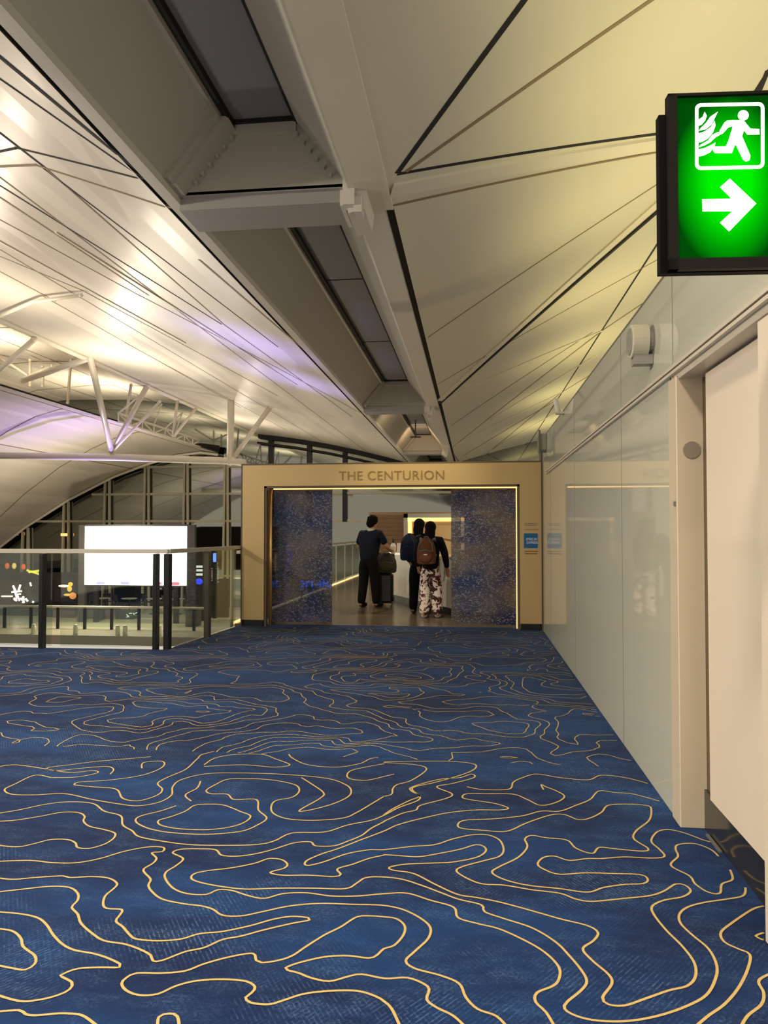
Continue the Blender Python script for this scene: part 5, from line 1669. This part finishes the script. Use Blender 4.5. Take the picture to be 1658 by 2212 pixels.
# lower railing
lr = thing('lower_railing', 'pale handrail with dark uprights crossing the lower hall', 'railing', (-12, 28.8, LZ))
za = LP(0, 1309, 28.8).z
b = MB(); b.tube([(-21, 28.8, za), (LP(440, 1314, 28.8).x, 28.8, LP(440, 1314, 28.8).z)], 0.05, 10); b.build('handrail', HRAIL, lr, True)
for px in (-45, 10, 67, 125, 183, 241, 300, 419):
    q_ = LP(px, 1340, 28.8)
    b = MB(); b.box((q_.x - .05, 28.75, LZ), (q_.x + .05, 28.85, za - .04)); b.build('upright', BLACKM, lr)
for a_, c_ in ((-45, 125), (125, 300), (300, 419)):
    q0_, q1_ = LP(a_, 1300, 28.8), LP(c_, 1300, 28.8)
    b = MB(); b.box((q0_.x + .06, 28.79, LZ + .1), (q1_.x - .06, 28.8, za - .05)); b.build('glass_panel', CLEAR, lr)
# pale bollards at the slab edge
def bollard():
    r = thing('bollard', 'b', 'bollard')
    b = MB(); b.lathe((0, 0, 0), [(.09, 0), (.09, .30), (.07, .33)], 14); b.build('shaft', mat('bollard_pale', (226, 230, 196), 0.4), r, True)
    b = MB(); b.lathe((0, 0, 0), [(.075, .33), (.075, .37), (.05, .39)], 14); b.build('cap', HRAIL, r, True)
    return r
bo = bollard()
for i, (px, lb_) in enumerate(((72, 'pale bollard farthest left along the slab edge'), (163, 'pale bollard between the left post and the twin posts'), (254, 'pale bollard left of the close pair near the twin posts'), (270, 'pale bollard immediately left of the twin railing posts'), (343, 'pale bollard between the twin railing posts'))):
    o = bo if i == 0 else copy_tree(bo)
    o.location = (LP(px, 1385, 27.2).x, 27.2, LZ); o['label'] = lb_; o['group'] = 'pale bollards along the lower slab'

# people far away near the shop? (only lights and signs show) -- two small exit signs on the end wall
for (x, y), lb_ in (((31, 1153), 'small amber lit sign high in the dark glazing at far left'), ((138, 1155), 'small amber lit sign on the second pair of mullions')):
    q_ = LP(x, y, 37.7)
    b = MB(); b.bevbox((q_.x - .17, 37.66, q_.z - .08), (q_.x + .17, 37.78, q_.z + .08), .01, 0); b.box((q_.x - .18, 37.78, q_.z - .1), (q_.x + .18, 37.86, q_.z + .1), 1)
    tag(b.build('amber_sign', [mat('amber', (255, 190, 120), 0.4, emit=(255, 180, 110), es=1.6), BLACKM]), lb_, 'sign')

# ------------------------------------------------------------------ exit sign
SY = 2.2
srz = radians(3.4)
base = onY(1446, 560, SY)
nrm = Vector((sin(srz), -cos(srz), 0))
def onS(x, y, off=0.0):
    d_ = ray(x, y)
    o_ = base + nrm * off
    t_ = (o_ - EYE).dot(nrm) / d_.dot(nrm)
    return EYE + d_ * t_
def Z4(x, y, off=0.0):
    return onS(1380 + x / 4.705, 150 + y / 4.705, off)
ux = Vector((cos(srz), sin(srz), 0)); uz = Vector((0, 0, 1))
o_ = Vector((onS(1446, 560).x, onS(1446, 560).y, 0))
w_ = 0.372
zb, zt = onS(1446, 582).z, onS(1446, 202).z
es_ = thing('exit_sign', 'green lit running figure exit sign in a black box, arrow pointing right', 'exit sign', (o_.x, o_.y, zb))
def sbox(mb, a, b_, c_, d_, e_, f_, mi=0):
    """box in sign space: along width a..b, depth c..d (towards the viewer positive), height e..f"""
    P_ = lambda u_, n_, z_: o_ + ux * u_ + nrm * n_ + Vector((0, 0, z_))
    mb.hexa([P_(a, d_, e_), P_(b_, d_, e_), P_(b_, c_, e_), P_(a, c_, e_), P_(a, d_, f_), P_(b_, d_, f_), P_(b_, c_, f_), P_(a, c_, f_)], mi)
b = MB()
fl_, fr_, fb_, ft_ = 0.026, w_ - 0.02, zb + 0.032, zt - 0.008
sbox(b, 0, fl_, -0.03, 0.0, zb, zt); sbox(b, fr_, w_, -0.03, 0.0, zb, zt)
sbox(b, 0, w_, -0.03, 0.0, zb, fb_); sbox(b, 0, w_, -0.03, 0.0, ft_, zt)
sbox(b, 0, w_, -0.03, -0.02, zb, zt)
b.build('housing', mat('sign_black', (14, 11, 8), 0.5, spec=0.2), es_)
b = MB(); sbox(b, -0.018, w_ + 0.018, -0.06, -0.03, zb, zt - 0.045); b.build('back_box', mat('sign_black2', (4, 3, 3), 0.6, spec=0.1), es_)


def green():  # backlight falloff painted into the emission: bright middle, dark rim
    m = bpy.data.materials.new('lit_green_face')
    m.use_nodes = True
    nt = m.node_tree
    N = nt.nodes.new; L = nt.links.new
    b_ = nt.nodes['Principled BSDF']
    tc = N('ShaderNodeTexCoord')
    mp = N('ShaderNodeMapping')
    cc = Z4(930, 1130)
    lc = cc - Vector(es_.location)
    mp.inputs['Location'].default_value = (-lc.x / 0.13, 0, -lc.z / 0.205)
    mp.inputs['Scale'].default_value = (1 / 0.13, 0, 1 / 0.205)
    L(tc.outputs['Object'], mp.inputs['Vector'])
    ln2 = N('ShaderNodeVectorMath'); ln2.operation = 'LENGTH'
    L(mp.outputs['Vector'], ln2.inputs[0])
    cr = N('ShaderNodeValToRGB')
    E = cr.color_ramp.elements
    E[0].position = 0.35; E[0].color = lin((0, 232, 0)) + (1,)
    E[1].position = 1.25 / 1.3; E[1].color = lin((0, 60, 6)) + (1,)
    e2 = E.new(0.72); e2.color = lin((0, 150, 4)) + (1,)
    dv = N('ShaderNodeMath'); dv.operation = 'DIVIDE'; dv.inputs[1].default_value = 1.3
    L(ln2.outputs['Value'], dv.inputs[0]); L(dv.outputs[0], cr.inputs['Fac'])
    b_.inputs['Base Color'].default_value = (0, 0.02, 0, 1)
    L(cr.outputs['Color'], b_.inputs['Emission Color'])
    b_.inputs['Emission Strength'].default_value = 1.0
    b_.inputs['Roughness'].default_value = 0.9
    b_.inputs['Specular IOR Level'].default_value = 0.0
    return m


b = MB(); sbox(b, fl_, fr_, -0.025, -0.012, fb_, ft_); b.build('lit_face', green(), es_)
WE = mat('lit_white', (255, 255, 250), 0.4, emit=(255, 255, 240), es=1.1)
OFF = -0.0105
offv = nrm * -0.002
b = MB()
cor = []
xL_, xR_, yT_, yB_ = 566, 1272, 338, 1016
tl = lambda: None
def rr(inset, rad):
    pts = []
    x0_, x1_, y0_, y1_ = xL_ + inset, xR_ - inset, yT_ + inset, yB_ - inset
    for cx, cy, a0 in ((x1_ - rad, y0_ + rad, -90), (x1_ - rad, y1_ - rad, 0), (x0_ + rad, y1_ - rad, 90), (x0_ + rad, y0_ + rad, 180)):
        for k_ in range(7):
            a_ = radians(a0 + k_ * 15)
            X_ = cx + rad * cos(a_); Y_ = cy + rad * sin(a_)
            pts.append(Z4(X_, Y_ - (X_ - 920) * 0.02 + 0, OFF))
    return pts
po, pin = rr(0, 60), rr(36, 30)
n_ = len(po)
b.add(po + pin, [(i, (i + 1) % n_, n_ + (i + 1) % n_, n_ + i) for i in range(n_)])
b.add([p_ + offv for p_ in po] + [p_ + offv for p_ in pin], [(i, (i + 1) % n_, n_ + (i + 1) % n_, n_ + i) for i in range(n_)])
b.build('pictogram_border', WE, es_)
b = MB()
b.plate([Z4(1058 + 55 * cos(a_ * pi / 12), 465 + 52 * sin(a_ * pi / 12), OFF) for a_ in range(24)], offv)
for poly in ([(960, 515), (1060, 518), (1085, 545), (1045, 680), (985, 770), (900, 745), (945, 600)],
             [(890, 520), (960, 515), (985, 560), (905, 590), (850, 650), (825, 658), (815, 625), (865, 540)],
             [(1060, 518), (1130, 600), (1220, 605), (1222, 660), (1100, 662), (1050, 600)],
             [(985, 770), (960, 720), (1030, 650), (1048, 685), (1130, 875), (1122, 922), (1085, 935), (1055, 915)],
             [(900, 735), (975, 760), (942, 850), (770, 850), (750, 820), (760, 785), (882, 780)]):
    b.plate([Z4(x, y, OFF + 0.0004 * i) for i, (x, y) in [(0, q) for q in poly]], offv)
b.build('running_figure', WE, es_)
b = MB()
for poly in ([(600, 882), (600, 812), (660, 800), (740, 762), (776, 740), (762, 790), (720, 842), (650, 875)],
             [(606, 790), (622, 765), (700, 720), (740, 665), (800, 635), (835, 655), (775, 690), (725, 738), (665, 770)],
             [(600, 742), (600, 650), (660, 632), (730, 582), (765, 520), (775, 570), (750, 640), (700, 700), (640, 735)],
             [(606, 622), (622, 598), (680, 540), (722, 480), (800, 428), (765, 500), (735, 560), (680, 605)],
             [(600, 572), (604, 510), (645, 480), (665, 430), (687, 470), (670, 520), (632, 562)]):
    b.plate([Z4(x, y, OFF) for x, y in poly], offv)
b.build('flames', WE, es_)
b = MB()
b.plate([Z4(x, y, OFF) for x, y in ((640, 1320), (940, 1312), (1010, 1380), (945, 1440), (645, 1442))], offv)
b.plate([Z4(x, y, OFF + .0005) for x, y in ((822, 1195), (920, 1108), (1190, 1362), (1010, 1380))], offv)
b.plate([Z4(x, y, OFF + .0005) for x, y in ((1010, 1380), (1190, 1362), (915, 1645), (822, 1555))], offv)
b.build('arrow', WE, es_)
# bracket holding the sign to the wall
b = MB(); sbox(b, w_, XW - o_.x + 0.0, -0.07, -0.04, (zb + zt) / 2 - 0.03, (zb + zt) / 2 + 0.03); b.build('wall_bracket', mat('sign_black', (14, 11, 8), 0.5, spec=0.2), es_)
